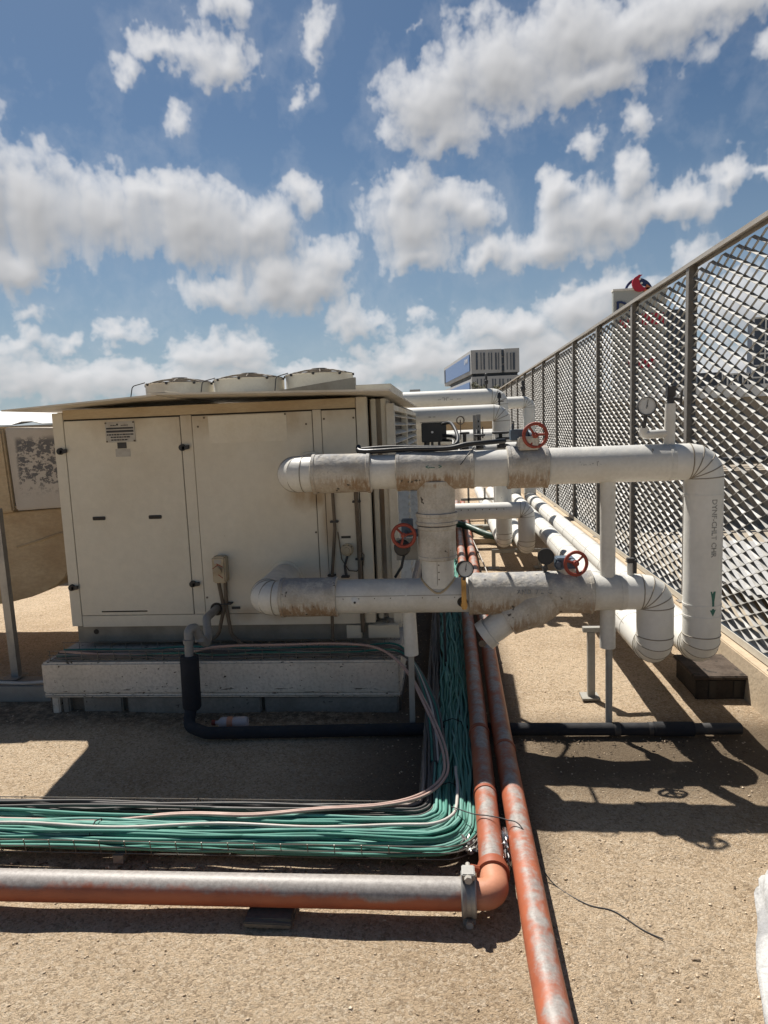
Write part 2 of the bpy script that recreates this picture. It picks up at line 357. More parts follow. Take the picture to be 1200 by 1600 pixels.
WIRE = wmat('tray_wire', (.20, .19, .17), (.12, .09, .06), .6, 20, .5, .6)
DGRN = wmat('dark_green_hose', (.02, .06, .045), None, .3, 9, .5)
INK = wmat('faded_black_ink', (.20, .20, .19), (.46, .45, .42), .9, 50, .7)
TEAL = wmat('teal_paint', (.02, .12, .09), (.05, .2, .16), .5, 40, .6)
LABW = wmat('label_plate', (.40, .38, .34), (.27, .24, .20), .5, 20, .5)
DUCTL = wmat('canvas_duct', (.50, .385, .24), (.36, .25, .14), .7, 2.6, .85, bs=25, bd=.003, stretch=(1, 1, 2), fine=.3)
PALEROOF = wmat('pale_corrugated_sheet', (.72, .73, .72), (.55, .55, .52), .4, 3, .4)

# orange PVC, bleached grey along the crown in irregular patches
def orange_mat(name, thr, along, wd=.2):
    m, n, b, co = base_mat(name, .5)
    col = n.mix(n.ramp(n.noise(co, 7, 5), .35, .7), (.37, .105, .047, 1), (.27, .075, .036, 1))
    nz = n.new('ShaderNodeSeparateXYZ', {0: n.new('ShaderNodeNewGeometry').outputs['Normal']}).outputs[2]
    sv = n.vmath('MULTIPLY', co, along)
    k = n.math('ADD', n.math('MULTIPLY', n.noise(sv, 7.0, 5, .7), 1.25), n.math('MULTIPLY', nz, .62))
    k = n.ramp(n.math('ADD', k, n.math('MULTIPLY', n.math('SUBTRACT', n.noise(co, 55, 4, .7), .5), .25)), thr, thr + wd, 0, .93)
    col = n.mix(k, col, n.mix(n.ramp(n.noise(co, 60, 6, .75), .3, .7), (.20, .195, .185, 1), (.34, .33, .31, 1)))
    n.set(b.inputs['Base Color'], col); bump(n, b, n.noise(co, 120, 4), .0008, .5); return m
OR1 = orange_mat('bleached_orange_pipe', .78, (.35, .35, .35), .30)
OR2 = orange_mat('blotched_orange_pipe', 1.02, (1.1, 1.1, 1.1), .34)
OR3 = wmat('salmon_elbow', (.50, .22, .13), (.44, .17, .09), .4, 8, .5)
OR4 = wmat('terracotta_collar', (.30, .075, .03), (.2, .05, .03), .4, 9, .6)

# painted plinth with pits and hairline cracks
def plinth_mat():
    m, n, b, co = base_mat('pitted_painted_concrete', .85)
    col = n.mix(n.ramp(n.noise(co, 3, 5), .35, .7), (.68, .61, .52, 1), (.56, .51, .43, 1))
    col = n.mix(n.ramp(n.noise(co, 55, 5), .4, .75, 0, .4), col, (.25, .2, .15, 1))
    ch = n.noise(n.vmath('MULTIPLY', co, (1, 1, 1.7)), 34, 3, .55); zz = n.new('ShaderNodeSeparateXYZ', {0: co}).outputs[2]
    cr = n.noise(n.vmath('MULTIPLY', co, (7, 7, 60)), 1.0, 4, .7)
    pit = n.math('MAXIMUM', n.ramp(ch, .655, .68), n.math('MULTIPLY', n.ramp(cr, .60, .64), n.ramp(zz, .17, .135)))
    col = n.mix(n.ramp(n.noise(co, 1.3, 4, .6), .5, .65, 0, .35), col, (.44, .33, .27, 1))
    col = n.mix(pit, col, (.085, .06, .04, 1))
    n.set(b.inputs['Base Color'], col)
    bump(n, b, n.math('SUBTRACT', n.noise(co, 70, 5), n.math('MULTIPLY', pit, 1.5)), .004, .7); return m
PLIN = plinth_mat()

def peel_mat():
    m, n, b, co = base_mat('peeling_white_paint', .7)
    col = n.mix(n.noise(co, 4, 4), (.52, .48, .42, 1), (.44, .38, .31, 1))
    st = n.noise(n.vmath('MULTIPLY', co, (2, 2, 2.6)), 11, 8, .72)
    sp_ = n.new('ShaderNodeSeparateXYZ', {0: co})
    win = n.math('MULTIPLY', n.ramp(sp_.outputs[2], .06, .2), n.ramp(sp_.outputs[2], .48, .43))
    win = n.math('MULTIPLY', win, n.math('MULTIPLY', n.ramp(sp_.outputs[0], -.45, -.42), n.ramp(sp_.outputs[0], .03, -.03)))
    bias = n.math('MULTIPLY', n.ramp(sp_.outputs[2], .02, .44), .08)
    k = n.math('MULTIPLY', n.ramp(n.math('ADD', st, bias), .53, .565), win)
    col = n.mix(n.math('MULTIPLY', k, .9), col, (.085, .085, .09, 1))
    n.set(b.inputs['Base Color'], col); bump(n, b, n.math('SUBTRACT', n.noise(co, 40, 5), k), .003, .6); return m
PEEL = peel_mat()

def gravel_mat():
    m, n, b, co = base_mat('tan_gravel', .95)
    warp = n.vmath('ADD', co, n.vmath('MULTIPLY', n.new('ShaderNodeTexNoise', {'Vector': co, 'Scale': 70.0, 'Detail': 3.0}).outputs['Color'], (.016, .016, .016)))
    big = n.noise(co, .9, 4, .6); mid = n.noise(co, 3.2, 8, .68); fin = n.noise(co, 130, 6, .75); pat = n.noise(co, 20, 7, .75)
    col = n.mix(n.ramp(big, .35, .68), (.64, .49, .33, 1), (.48, .35, .22, 1))
    col = n.mix(n.ramp(mid, .42, .70, 0, .55), col, (.68, .53, .365, 1))
    v = n.new('ShaderNodeTexVoronoi', {'Vector': warp, 'Scale': 105.0}); vr = n.new('ShaderNodeSeparateColor', {0: v.outputs['Color']}).outputs
    col = n.mix(n.ramp(vr[0], .45, 1, 0, .6), col, (.74, .62, .47, 1))
    col = n.mix(n.ramp(vr[1], .70, .95, 0, .5), col, (.22, .15, .085, 1))
    v2 = n.new('ShaderNodeTexVoronoi', {'Vector': warp, 'Scale': 260.0}); vq = n.new('ShaderNodeSeparateColor', {0: v2.outputs['Color']}).outputs
    col = n.mix(n.ramp(vq[0], .68, 1, 0, .5), col, (.17, .115, .065, 1))
    col = n.mix(n.ramp(fin, .54, .70, 0, .65), col, (.14, .09, .05, 1))
    col = n.mix(n.ramp(pat, .53, .70, 0, .5), col, (.24, .165, .095, 1))
    sp_ = n.new('ShaderNodeSeparateXYZ', {0: co})      # damp silt along the drain and between the pipes, shade there painted in too
    damp_shade = n.math('MULTIPLY', n.math('MULTIPLY', n.ramp(sp_.outputs[1], 2.45, 3.1), n.ramp(sp_.outputs[1], 3.75, 3.4)), n.ramp(n.math('ADD', mid, n.math('MULTIPLY', big, .5)), .48, .66, 0, .9))
    damp_shade = n.math('MULTIPLY', damp_shade, n.ramp(sp_.outputs[0], .2, .5))
    col = n.mix(damp_shade, col, (.12, .085, .05, 1))
    shade_strip = n.math('MULTIPLY', n.ramp(sp_.outputs[0], -.95, -.15), n.ramp(sp_.outputs[0], .45, .22)); shade_strip = n.math('MULTIPLY', shade_strip, n.ramp(sp_.outputs[1], 2.1, 2.5))  # painted shade: soil darkened where the shadow lies between plinth and orange pipes
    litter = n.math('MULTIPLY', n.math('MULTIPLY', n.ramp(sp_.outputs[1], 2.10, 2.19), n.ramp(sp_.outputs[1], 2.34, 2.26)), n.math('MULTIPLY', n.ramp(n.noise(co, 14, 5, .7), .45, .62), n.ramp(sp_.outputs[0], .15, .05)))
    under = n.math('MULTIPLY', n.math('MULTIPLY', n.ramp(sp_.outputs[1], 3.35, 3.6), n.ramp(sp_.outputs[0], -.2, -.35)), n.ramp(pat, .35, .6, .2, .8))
    col = n.mix(n.math('MAXIMUM', n.math('MULTIPLY', shade_strip, .88), n.math('MAXIMUM', n.math('MULTIPLY', litter, .7), n.math('MULTIPLY', under, n.ramp(sp_.outputs[1], 4.1, 3.9)))), col, (.075, .052, .033, 1))
    n.set(b.inputs['Base Color'], col)
    hgt = n.math('ADD', n.math('MULTIPLY', v.outputs['Distance'], -.45), n.math('ADD', n.math('MULTIPLY', v2.outputs['Distance'], -.45), n.math('ADD', n.math('MULTIPLY', fin, 1.7), n.math('ADD', n.math('MULTIPLY', n.noise(co, 300, 3, .6), .7), n.math('MULTIPLY', pat, 1.5)))))
    bump(n, b, hgt, .0085, 1.0); return m
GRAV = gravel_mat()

# ================================================================ SETTING
def ground():
    x = np.concatenate([np.linspace(-60, -4, 20), np.linspace(-3.9, 1.95, 118)]); y = np.concatenate([np.linspace(-20, .5, 10), np.linspace(.55, 8, 150), np.linspace(8.3, 60, 30)])
    vs = []; 
    for yy in y:
        for xx in x:
            z = 0.0
            if -3.9 < xx < 1.9 and .6 < yy < 8: z = mnoise.noise(Vector((xx * 1.7, yy * 1.7, 0))) * .012 + mnoise.noise(Vector((xx * 6, yy * 6, 3))) * .005
            if xx > .3 and 2.3 < yy < 3.9: z += -.006 + mnoise.noise(Vector((xx * 11, yy * 11, 7))) * .006
            vs.append((xx, yy, z - .004))
    nx = len(x); m = MB(); m.v = [Vector(v) for v in vs]
    m.f = [(j * nx + i, j * nx + i + 1, (j + 1) * nx + i + 1, (j + 1) * nx + i) for j in range(len(y) - 1) for i in range(nx - 1)]
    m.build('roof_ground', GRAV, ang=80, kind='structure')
ground()
m = MB(); m.box(-62, 1.94, -22, 62, -14, -.3); m.build('roof_deck', CURB, kind='structure')
CITY = wmat('city_ground', (.30, .26, .20), (.20, .17, .13), .6, .02, .9)
m = MB(); m.add([(-4000, -4000, -14), (4000, -4000, -14), (4000, 4000, -14), (-4000, 4000, -14)], [(0, 1, 2, 3)]); m.build('ground', CITY, kind='structure')

# loose pebbles lying on the roof
def pebbles():
    rnd = np.random.RandomState(4); N = 16000
    y = 1.15 + (rnd.rand(N) ** 1.6) * 4.6; x = -2.6 + rnd.rand(N) * 4.2
    keep = ~((y > 3.7) & (x > -2.4) & (x < -.3)); x = x[keep]; y = y[keep]; N = len(x)
    s = .0010 + rnd.rand(N) ** 4.0 * .0048
    base = np.array([(1, 0, 0), (0, 1, 0), (-1, 0, 0), (0, -1, 0), (.1, .1, .8), (0, -.1, -.6)], float)
    V = base[None] * (1 + (rnd.rand(N, 6, 1) - .5) * .7) * (s[:, None, None] * (.6 + rnd.rand(N, 1, 3) * .8))
    a = rnd.rand(N) * 6.28; ca, sa = np.cos(a), np.sin(a)
    X = V[..., 0] * ca[:, None] - V[..., 1] * sa[:, None]; Y = V[..., 0] * sa[:, None] + V[..., 1] * ca[:, None]; Z = V[..., 2]
    zz = np.array([mnoise.noise(Vector((p * 1.7, q * 1.7, 0))) * .012 + mnoise.noise(Vector((p * 6, q * 6, 3))) * .005 + ((-.006 + mnoise.noise(Vector((p * 11, q * 11, 7))) * .006) if p > .3 and 2.3 < q < 3.9 else 0) for p, q in zip(x, y)]) - .004
    P = np.stack([X + x[:, None], Y + y[:, None], Z + zz[:, None] + s[:, None] * .3], -1).reshape(-1, 3)
    fb = np.array([(0, 1, 4), (1, 2, 4), (2, 3, 4), (3, 0, 4), (1, 0, 5), (2, 1, 5), (3, 2, 5), (0, 3, 5)])
    F = (fb[None] + np.arange(N)[:, None, None] * 6).reshape(-1, 3)
    me = bpy.data.meshes.new('loose_gravel'); me.vertices.add(len(P)); me.vertices.foreach_set('co', P.ravel()); me.loops.add(F.size); me.loops.foreach_set('vertex_index', F.ravel().astype(np.int32))
    me.polygons.add(len(F)); me.polygons.foreach_set('loop_start', np.arange(0, F.size, 3, dtype=np.int32)); me.polygons.foreach_set('loop_total', np.full(len(F), 3, dtype=np.int32)); me.update()
    mt, n, b, co = base_mat('pebble', .9)
    r = n.noise(co, 70, 1); n.set(b.inputs['Base Color'], n.mix(n.ramp(r, .35, .65), (.40, .29, .18, 1), (.70, .58, .43, 1)))
    me.materials.append(mt); o = bpy.data.objects.new('loose_gravel', me); COL.objects.link(o)
    tag(o, 'fine tan gravel scattered over the flat roof', 'gravel', kind='stuff')
pebbles()

def litter():
    """dry roots, leaves and bits of tape blown against the tray and the drain"""
    rnd = random.Random(12); m = MB()
    for i in range(420):
        q = rnd.random()
        if q < .45: x, y = rnd.uniform(-1.7, .05), rnd.gauss(2.235, .03)
        elif q < .75: x, y = rnd.uniform(.3, 1.45), 3.33 - abs(rnd.gauss(0, .08))
        elif q < .85: x, y = rnd.uniform(-2.3, -.3), 3.62 - abs(rnd.gauss(0, .05))
        else: x, y = rnd.uniform(-1.5, 1.5), rnd.uniform(1.4, 3.0)
        if .05 < x < .29 : continue
        a = rnd.uniform(0, 6.28); L = rnd.uniform(.002, .009) * (2.2 if rnd.random() < .12 else 1); w_ = rnd.uniform(.0008, .0028); z = mnoise.noise(Vector((x * 1.7, y * 1.7, 0))) * .012 + mnoise.noise(Vector((x * 6, y * 6, 3))) * .005 - .002
        d = Vector((math.cos(a), math.sin(a), rnd.uniform(-.15, .3))) * L; sd = Vector((-math.sin(a), math.cos(a), rnd.uniform(-.4, .4))) * w_
        m.obox((x, y, z + .001), d, sd, (0, 0, w_ * .5))
    tag(m.build('dry_litter', wmat('dry_litter', (.10, .07, .045), (.04, .03, .02), .8, 40, .9)), 'dark dry litter blown against the cable tray and the black drain', 'litter', kind='stuff')
litter()

# ================================================================ FENCE
FX = 1.75; FZ0, FZ1 = .245, 2.635; PITCH = 1.475; FY0 = 5.14
curb = MB()
curb.prism([(1.63, .6, -.05), (1.93, .6, -.05), (1.93, .6, .215), (1.65, .6, .215)], (0, 36, 0))
tag(curb.build('concrete_curb', CURB, bevel=.006), 'low sand coloured concrete curb carrying the mesh fence', 'curb')
fen = thing('mesh_fence', (FX, .72, .215), 'tall beige expanded metal mesh fence with dark posts along the roof edge', 'fence')
def panel_mb(y0, y1):
    m = MB(); pitch = .0395; hl = .099; nrow = int((FZ1 - FZ0 - .035) / pitch); n = int(round((y1 - y0) / hl)); hl = (y1 - y0) / n
    wv = Vector((math.cos(math.radians(30)), 0, math.sin(math.radians(30)))) * .0122; tv = Vector((math.sin(math.radians(30)), 0, -math.cos(math.radians(30)))) * .0011
    for k in range(nrow):
        z = FZ0 + .028 + k * pitch; vs = []; fs = []
        for i in range(n + 1):
            up = 1 if (i + k) % 2 else -1
            c = Vector((FX + .002 , y0 + i * hl, z + up * pitch * .46))
            # short flat knuckle at each bond
            for dy in ((-.010, .010) if 0 < i < n else (0,)):
                cc = c + Vector((0, dy, 0)); vs += [cc - wv - tv, cc + wv - tv, cc + wv + tv, cc - wv + tv]
        cnt = len(vs) // 4
        for i in range(cnt - 1):
            for j in range(4): fs.append((i * 4 + j, i * 4 + (j + 1) % 4, i * 4 + 4 + (j + 1) % 4, i * 4 + 4 + j))
        m.add(vs, fs)
    return m
posts = [FY0 + PITCH * i for i in range(-3, 22)]
pp = panel_mb(posts[0] + .03, posts[1] - .03).build('mesh_panel', FENCEM, fen, ang=20)
for i in range(1, len(posts) - 1):
    c = pp.copy(); COL.objects.link(c); c.parent = fen; c.location = (0, posts[i] - posts[0], 0)
mp = MB(); y = posts[0]
mp.box(FX - .034, FX - .028, y - .028, y + .028, FZ0 - .017, FZ1); mp.box(FX - .028, FX + .022, y - .004, y + .004, FZ0 - .017, FZ1); mp.box(FX + .022, FX + .028, y - .028, y + .028, FZ0 - .017, FZ1)
mp.box(FX - .07, FX + .04, y - .04, y + .04, FZ0 - .030, FZ0 - .0225)
po = mp.build('post', POSTM, fen)
for i in range(1, len(posts)):
    c = po.copy(); COL.objects.link(c); c.parent = fen; c.location = (0, posts[i] - posts[0], 0)
m = MB(); Y0, Y1 = posts[0] - .05, posts[-1] + .05
m.box(FX - .042, FX + .034, Y0, Y1, FZ1 + .002, FZ1 + .008); m.box(FX - .042, FX - .037, Y0, Y1, FZ1 - .020, FZ1 + .0015); m.box(FX + .029, FX + .034, Y0, Y1, FZ1 - .02, FZ1 + .0015)
m.build('top_rail', RAILM, fen)
m = MB(); m.box(FX - .045, FX - .04, Y0, Y1, FZ0 - .022, FZ0 + .022); m.box(FX - .0395, FX + .03, Y0, Y1, FZ0 - .022, FZ0 - .0175); m.build('bottom_rail', LOUV, fen)
# supporting block and its plank in front of the curb
b = thing('block_pier', (1.5, 4.0, 0), 'low dark pier of hollow concrete blocks under a plank by the fence curb', 'block')
m = MB(); m.box(1.37, 1.69, 3.86, 4.2, -.02, .105); m.build('hollow_block', PIER, b, bevel=.006)
for x in (1.44, 1.575): m = MB(); m.box(x, x + .035, 3.853, 3.859, .0, .10); m.build('block_core', GAP, b)
m = MB(); m.box(1.355, 1.70, 3.84, 4.22, .108, .130); m.build('plank', PIER2, b, bevel=.006)

# ================================================================ ROOFTOP UNIT
def unit():
    U = thing('rooftop_air_unit', (-1.4, 3.9, .36), 'large beige sheet metal air handling unit on the pitted concrete plinth', 'air unit')
    YF = 3.9
    m = MB(); m.box(-2.30, -.51, YF + .012, 7.2, .452, 1.755); m.build('cabinet', CABP, U, ang=30)
    def trim(name, mat, x0, x1, z0, z1, y0=YF - .004, y1=YF + .0118, bv=.002, par=U): 
        k = MB(); k.box(x0, x1, y0, y1, z0, z1); return k.build(name, mat, par, bevel=bv)
    # frame
    trim('corner_post', CABP, -2.328, -2.262, .452, 1.752); trim('corner_post', CABP, -.508, -.448, .452, 1.77, y1=YF + .06)
    trim('cornice', CORN, -2.260, -.5105, 1.712, 1.768)
    trim('bottom_rail', CABP, -2.260, -.5105, .446, .516, y0=YF - .002)
    trim('mullion', CABP, -1.546, -1.478, .518, 1.709, y0=YF + .0)
    trim('mullion', CABP, -.762, -.712, .518, 1.709, y0=YF + .0)
    # dark joint backing: recess seen as thin lines round each panel
    k = MB(); k.box(-2.262, -.5105, YF + .0095, YF + .0119, .515, 1.712); k.build('panel_gasket', GAP, U)
    def door(name, x0, x1, z0, z1, gap=.0035, mat=CABP):
        return trim(name, mat, x0 + gap, x1 - gap, z0 + gap, z1 - gap, y0=YF - .003, y1=YF + .0094, bv=.002)
    d1 = door('access_door', -2.262, -1.546, .516, 1.706)
    d2 = door('front_panel', -1.478, -.762, .516, 1.706)
    d3 = door('narrow_panel', -.712, -.510, .516, 1.706)
    # recessed grip handles
    for x, z in ((-2.092, 1.118), (-1.742, 1.117)):
        k = MB(); k.box(x - .040, x + .040, YF - .009, YF - .0032, z - .011, z + .011); h = k.build('handle', BLK2, d1, bevel=.003)
        k = MB(); k.box(x - .034, x + .028, YF - .0105, YF - .0095, z - .006, z + .004); k.build('grip_slot', GAP, h)
    for x, z, s in ((-2.292, 1.527, 1), (-1.541, 1.523, 1), (-2.303, .697, 1), (-1.540, .706, 1)):
        k = MB(); k.cyl((x, YF - .022, z), (x, YF - .003, z), .019, .021, 16); k.obox((x + .022, YF - .016, z - .001), (.022, 0, .004), (0, .006, 0), (0, 0, .012)); k.build('latch', BLK, d1, bevel=.002)
    # nameplate, black plate, blank label, screws
    k = MB(); k.box(-2.003, -1.822, YF - .0075, YF - .0035, 1.568, 1.688); pl = k.build('nameplate', LABW, U, bevel=.001)
    k = MB()
    for z0, z1 in ((1.645, 1.655), (1.626, 1.638)): k.box(-1.996, -1.83, YF - .0086, YF - .0078, z0, z1)
    rr = random.Random(3)
    for z, x0, x1 in ((1.613, -1.994, -1.832), (1.598, -1.972, -1.853), (1.582, -1.970, -1.868)):
        x = x0
        while x < x1:
            wd = rr.uniform(.006, .02); k.box(x, min(x + wd, x1), YF - .0086, YF - .0078, z - .004, z + .004); x += wd + .003
    x = -1.968
    while x < -1.863:
        wd = rr.uniform(.004, .008)
        if not -1.935 < x < -1.91: k.box(x, x + wd, YF - .0086, YF - .0078, 1.664, 1.664 + rr.uniform(.004, .007))
        x += wd + .0025
    k.box(-1.932, -1.921, YF - .0086, YF - .0078, 1.666, 1.677)
    k.build('nameplate_print', BLK2, pl)
    k = MB(); [k.cyl((x, YF - .011, z), (x, YF - .0077, z), .005, seg=10) for x in (-1.997, -1.828) for z in (1.574, 1.682)]; k.build('rivet', COND, pl)
    k = MB(); k.box(-1.937, -1.882, YF - .0062, YF - .0034, 1.531, 1.566); k.build('small_black_plate', BLK2, U)
    k = MB(); k.box(-1.952, -1.862, YF - .0046, YF - .0034, 1.482, 1.528); k.build('blank_label', LABW, U)
    k = MB(); k.box(-1.376, -.914, YF - .0042, YF - .0034, 1.54, 1.697); k.build('repair_patch', wmat('patch_paint', (.625, .58, .48), (.54, .475, .36), .5, 5, .6, fine=.1), d2)
    k = MB(); [k.cyl((x, YF - .006, z), (x, YF - .003, z), .006, seg=10) for x, z in ((-1.44, 1.64), (-1.40, 1.690), (-.80, 1.63), (-.775, 1.0), (-1.46, .62), (-.92, 1.692), (-.695, 1.655), (-.525, 1.655), (-.695, .56), (-.525, .56))]; k.build('panel_screws', COND, d2)
    k = MB(); k.box(-2.13, -1.84, YF - .0045, YF - .0036, .538, .546); k.build('scrape_mark', GAP, d1)
    # recess and return flange at the right
    k = MB(); k.box(-.447, -.345, YF + .125, YF + .4, .45, 1.76); k.build('recess_panel', STAINP, U)
    k = MB(); k.box(-.435, -.405, YF + .085, YF + .1245, .45, 1.76); k.box(-.375, -.346, YF + .085, YF + .1245, .45, 1.76); k.build('recess_rib', CABP, U, bevel=.003)
    k = MB(); k.box(-.344, -.296, YF + .06, YF + .105, .40, 1.73); k.build('return_flange', LOUV, U, bevel=.003)
    # louvred side: two bays of slanted blades
    XS = -.31
    for y0, y1 in ((4.04, 5.25), (5.36, 6.9)):
        fr = MB(); fr.box(XS - .03, XS + .012, y0 - .03, y0, .42, 1.72); fr.box(XS - .03, XS + .012, y1, y1 + .03, .42, 1.72); fr.box(XS - .03, XS + .012, y0, y1, 1.69, 1.72); fr.box(XS - .03, XS + .012, y0, y1, .42, .45)
        L = fr.build('louvre_frame', LOUV, U)
        k = MB(); z = .47
        while z < 1.68: k.obox((XS - .004, (y0 + y1) / 2, z), (.022, 0, -.012), (0, (y1 - y0) / 2 - .002, 0), (.0012, 0, .0014)); z += .052
        k.build('louvre_blades', LOUV, L)
    k = MB(); k.box(-.51, -.345, 4.31, 7.2, .42, 1.75); k.build('coil_interior', BLK2, U)
    k = MB(); k.box(-2.31, -.38, YF + .02, YF + .08, .345, .4455); k.box(-2.31, -2.25, YF + .09, 7.1, .345, .4455); k.box(-.43, -.37, YF + .5, 7.1, .345, .4455); k.build('base_skirt', SKIRT, U, bevel=.003)
    k = MB(); k.cyl((-2.19, YF + .0165, .41), (-2.19, YF + .0195, .41), .016, seg=16); k.build('skirt_hole', GAP, U)
    k = MB()
    for x in (-.62, -.49, -.40): k.box(x, x + .09, YF - .02, YF + .019, .362, .44)
    k.build('foot_bracket', CABP, U, bevel=.003)
    # roof sheets
    k = MB(); zt = 1.822
    k.add([(-2.46, 3.63, 1.773), (-1.55, 3.6, 1.820), (-1.55, 4.75, 1.80), (-2.60, 4.75, 1.785), (-2.46, 3.63, 1.765), (-1.55, 3.6, 1.811), (-1.55, 4.75, 1.79), (-2.60, 4.75, 1.777)], [(0, 1, 2, 3), (7, 6, 5, 4), (0, 4, 5, 1), (1, 5, 6, 2), (2, 6, 7, 3), (3, 7, 4, 0)])
    k.build('roof_sheet', ROOFM, U, ang=20)
    k = MB(); q = [(-1.575, 3.592, 1.826), (-.29, 3.6, 1.792), (-.215, 5.18, 1.742), (-.30, 5.25, 1.80), (-1.575, 4.75, 1.815)]
    k.prism(q, (0, 0, -.010)); k.build('roof_sheet', ROOFM, U, ang=20)
    k = MB(); k.box(-1.60, -1.50, 3.61, 4.6, 1.8275, 1.836); k.build('sheet_lap', ROOFM, U)
    # flashing and junction box on the roof
    k = MB(); k.prism([(-1.6, 5.4, 1.8), (-.7, 5.4, 1.8), (-.7, 5.4, 1.99), (-1.6, 5.4, 1.88)], (0, .05, 0)); k.build('dark_flashing', SKIRT, U)
    k = MB(); a = aY(556, 612, 5.2); c = aY(611, 599, 5.2); k.box(a.x, c.x, 5.2, 6.6, 1.80, c.z); bx = k.build('roof_junction_box', LOUV, U, bevel=.004)
    k = MB(); [k.cyl((x, 5.19, c.z - .05), (x, 5.2, c.z - .05), .008, seg=10) for x in (a.x + .03, a.x + .1, a.x + .18, c.x - .02)]; k.build('screws', BLK2, bx)
    k = MB(); k.box(-2.3, -.45, 5.45, 7.2, 1.7565, 1.90); k.build('fan_deck', LOUV, U)
    # fan shrouds
    for i, (px, w_) in enumerate(((281, 53), (390, 55), (500, 53))):
        c = aY(px, 600, 6.2); r = w_ / 1067 * 6.12; x = c.x
        k = MB(); k.lathe((x, 6.2, 1.90), (0, 0, 1), [(0, r * 1.03), (.04, r), (.175 - .012 * (2 - i) , r), (.18 - .012 * (2 - i), r * 1.02), (.185 - .012 * (2 - i), r * .98)], 40); f = k.build('fan_shroud', LOUV, U, ang=25)
        zt = 1.9 + .185 - .012 * (2 - i); k = MB()
        for rr_ in (1.0, .8, .6, .4, .2): k.torus((x, 6.2, zt + .045 * (1 - rr_ ** 2)), (0, 0, 1), r * rr_, .0035, 32, 6)
        for a_ in range(8):
            an = a_ * PI / 4 + .2; k.tube([(x + math.cos(an) * r * t, 6.2 + math.sin(an) * r * t, zt + .045 * (1 - t * t)) for t in (0, .3, .6, .85, 1.0)], .006, 6)
        k.cyl((x, 6.2, zt + .03), (x, 6.2, zt + .055), .085, .07, 20); k.build('fan_guard', COND, f)
        k = MB(); [k.cyl((x + math.cos(an) * r * 1.01, 6.2 + math.sin(an) * r * 1.01, zt - .01), (x + math.cos(an) * r * 1.05, 6.2 + math.sin(an) * r * 1.05, zt - .01), .012, seg=8) for an in (-1.57, -.1, -3.0, -2.3, -.8)]; k.build('guard_bolts', BLK2, f)
        k = MB(); k.tube(bendpath([(x - r * .8, 6.0, zt + .01), (x - r * 1.12, 5.95, zt - .02), (x - r * 1.15, 5.9, 1.9)], .04), .0045, 8); k.build('motor_cable', BLK2, f)
    # isolator with conduits
    k = MB(); k.box(-1.392, -1.312, YF - .075, YF - .003, .722, .878); iso = k.build('isolator_box', ISO, U, bevel=.008)
    k = MB(); k.cyl((-1.356, YF - .09, .80), (-1.356, YF - .0755, .80), .024, .022, 20); k.obox((-1.356, YF - .096, .80), (.02, 0, .012), (0, .006, 0), (-.003, 0, .005)); k.build('isolator_knob', ISO, iso, bevel=.001)
    for dx, dz, a_ in ((-.018, .018, .6), (.008, .024, -.5), (-.014, -.008, .25), (.006, -.028, -.7)): k = MB(); k.obox((-1.352 + dx, YF - .1035 if False else YF - .0764, .80 + dz * 1.2), (.022 * math.cos(a_), 0, .022 * math.sin(a_)), (0, .0008, 0), (-.0022 * math.sin(a_), 0, .0022 * math.cos(a_))); k.build('red_scribble', REDW, iso)
    k = MB(); k.box(-1.375, -1.335, YF - .0765, YF - .0755, .84, .862); k.build('isolator_label', LABW, iso)
    k = MB(); k.tube(bendpath([(-1.372, YF - .035, .722), (-1.350, YF - .035, .56), (-1.39, YF - .05, .40), (-1.50, YF - .09, .345)], .06), .011, 12); k.tube(bendpath([(-1.332, YF - .03, .722), (-1.336, YF - .03, .56), (-1.31, YF - .05, .40), (-1.22, YF - .09, .345)], .06), .011, 12); k.build('flexible_conduit', COND, U)
    k = MB(); k.box(-1.31, -1.26, YF - .012, YF - .004, .548, .562); k.box(-1.362, -1.30, YF - .05, YF - .004, .585, .592); k.build('conduit_clip', BLK2, U)
    # conduits, pressure switch on the narrow panel
    k = MB(); k.tube(bendpath([(-.664, YF - .02, 1.30), (-.660, YF - .02, 1.02), (-.690, YF - .02, .745), (-.70, YF - .02, .60), (-.70, YF - .05, .36)], .12), .0095, 12); k.build('conduit', COND, U)
    k = MB(); k.tube(bendpath([(-.528, YF - .02, 1.30), (-.524, YF - .02, .90), (-.522, YF - .02, .40)], .1), .0125, 12); k.build('conduit', COND, U)
    for x, z in ((-.662, 1.062), (-.527, 1.175), (-.524, .838), (-.692, .744), (-.612, .735)): k = MB(); k.box(x - .024, x + .024, YF - .03, YF - .0035, z - .006, z + .006); k.build('saddle_clip', BLK2, U, bevel=.002)
    k = MB(); k.lathe((-.594, YF - .003, .895), (0, -1, 0), [(0, .036), (.02, .038), (.022, .030), (.045, .030), (.047, .02), (.055, .018)], 24); ps = k.build('pressure_switch', ISO, U, ang=30)
    k = MB(); [k.cyl((-.594 + math.cos(a_) * .031, YF - .029, .895 + math.sin(a_) * .031), (-.594 + math.cos(a_) * .031, YF - .024, .895 + math.sin(a_) * .031), .004, seg=8) for a_ in (.6, 2.2, 3.8, 5.4)]; k.build('switch_screws', COND, ps)
    k = MB(); k.tube(bendpath([(-.594, YF - .02, .86), (-.612, YF - .02, .80), (-.607, YF - .02, .74)], .03), .007, 10); k.build('cable_tail', BLK2, ps)
    k = MB(); k.tube([(-.645, YF - .012, 1.0), (-.638, YF - .013, .93), (-.63, YF - .014, .84), (-.59, YF - .014, .77), (-.545, YF - .014, .765), (-.505, YF - .014, .80), (-.498, YF - .014, .86), (-.52, YF - .03, .90)], .003, 8); k.build('capillary_tube', COND, ps)
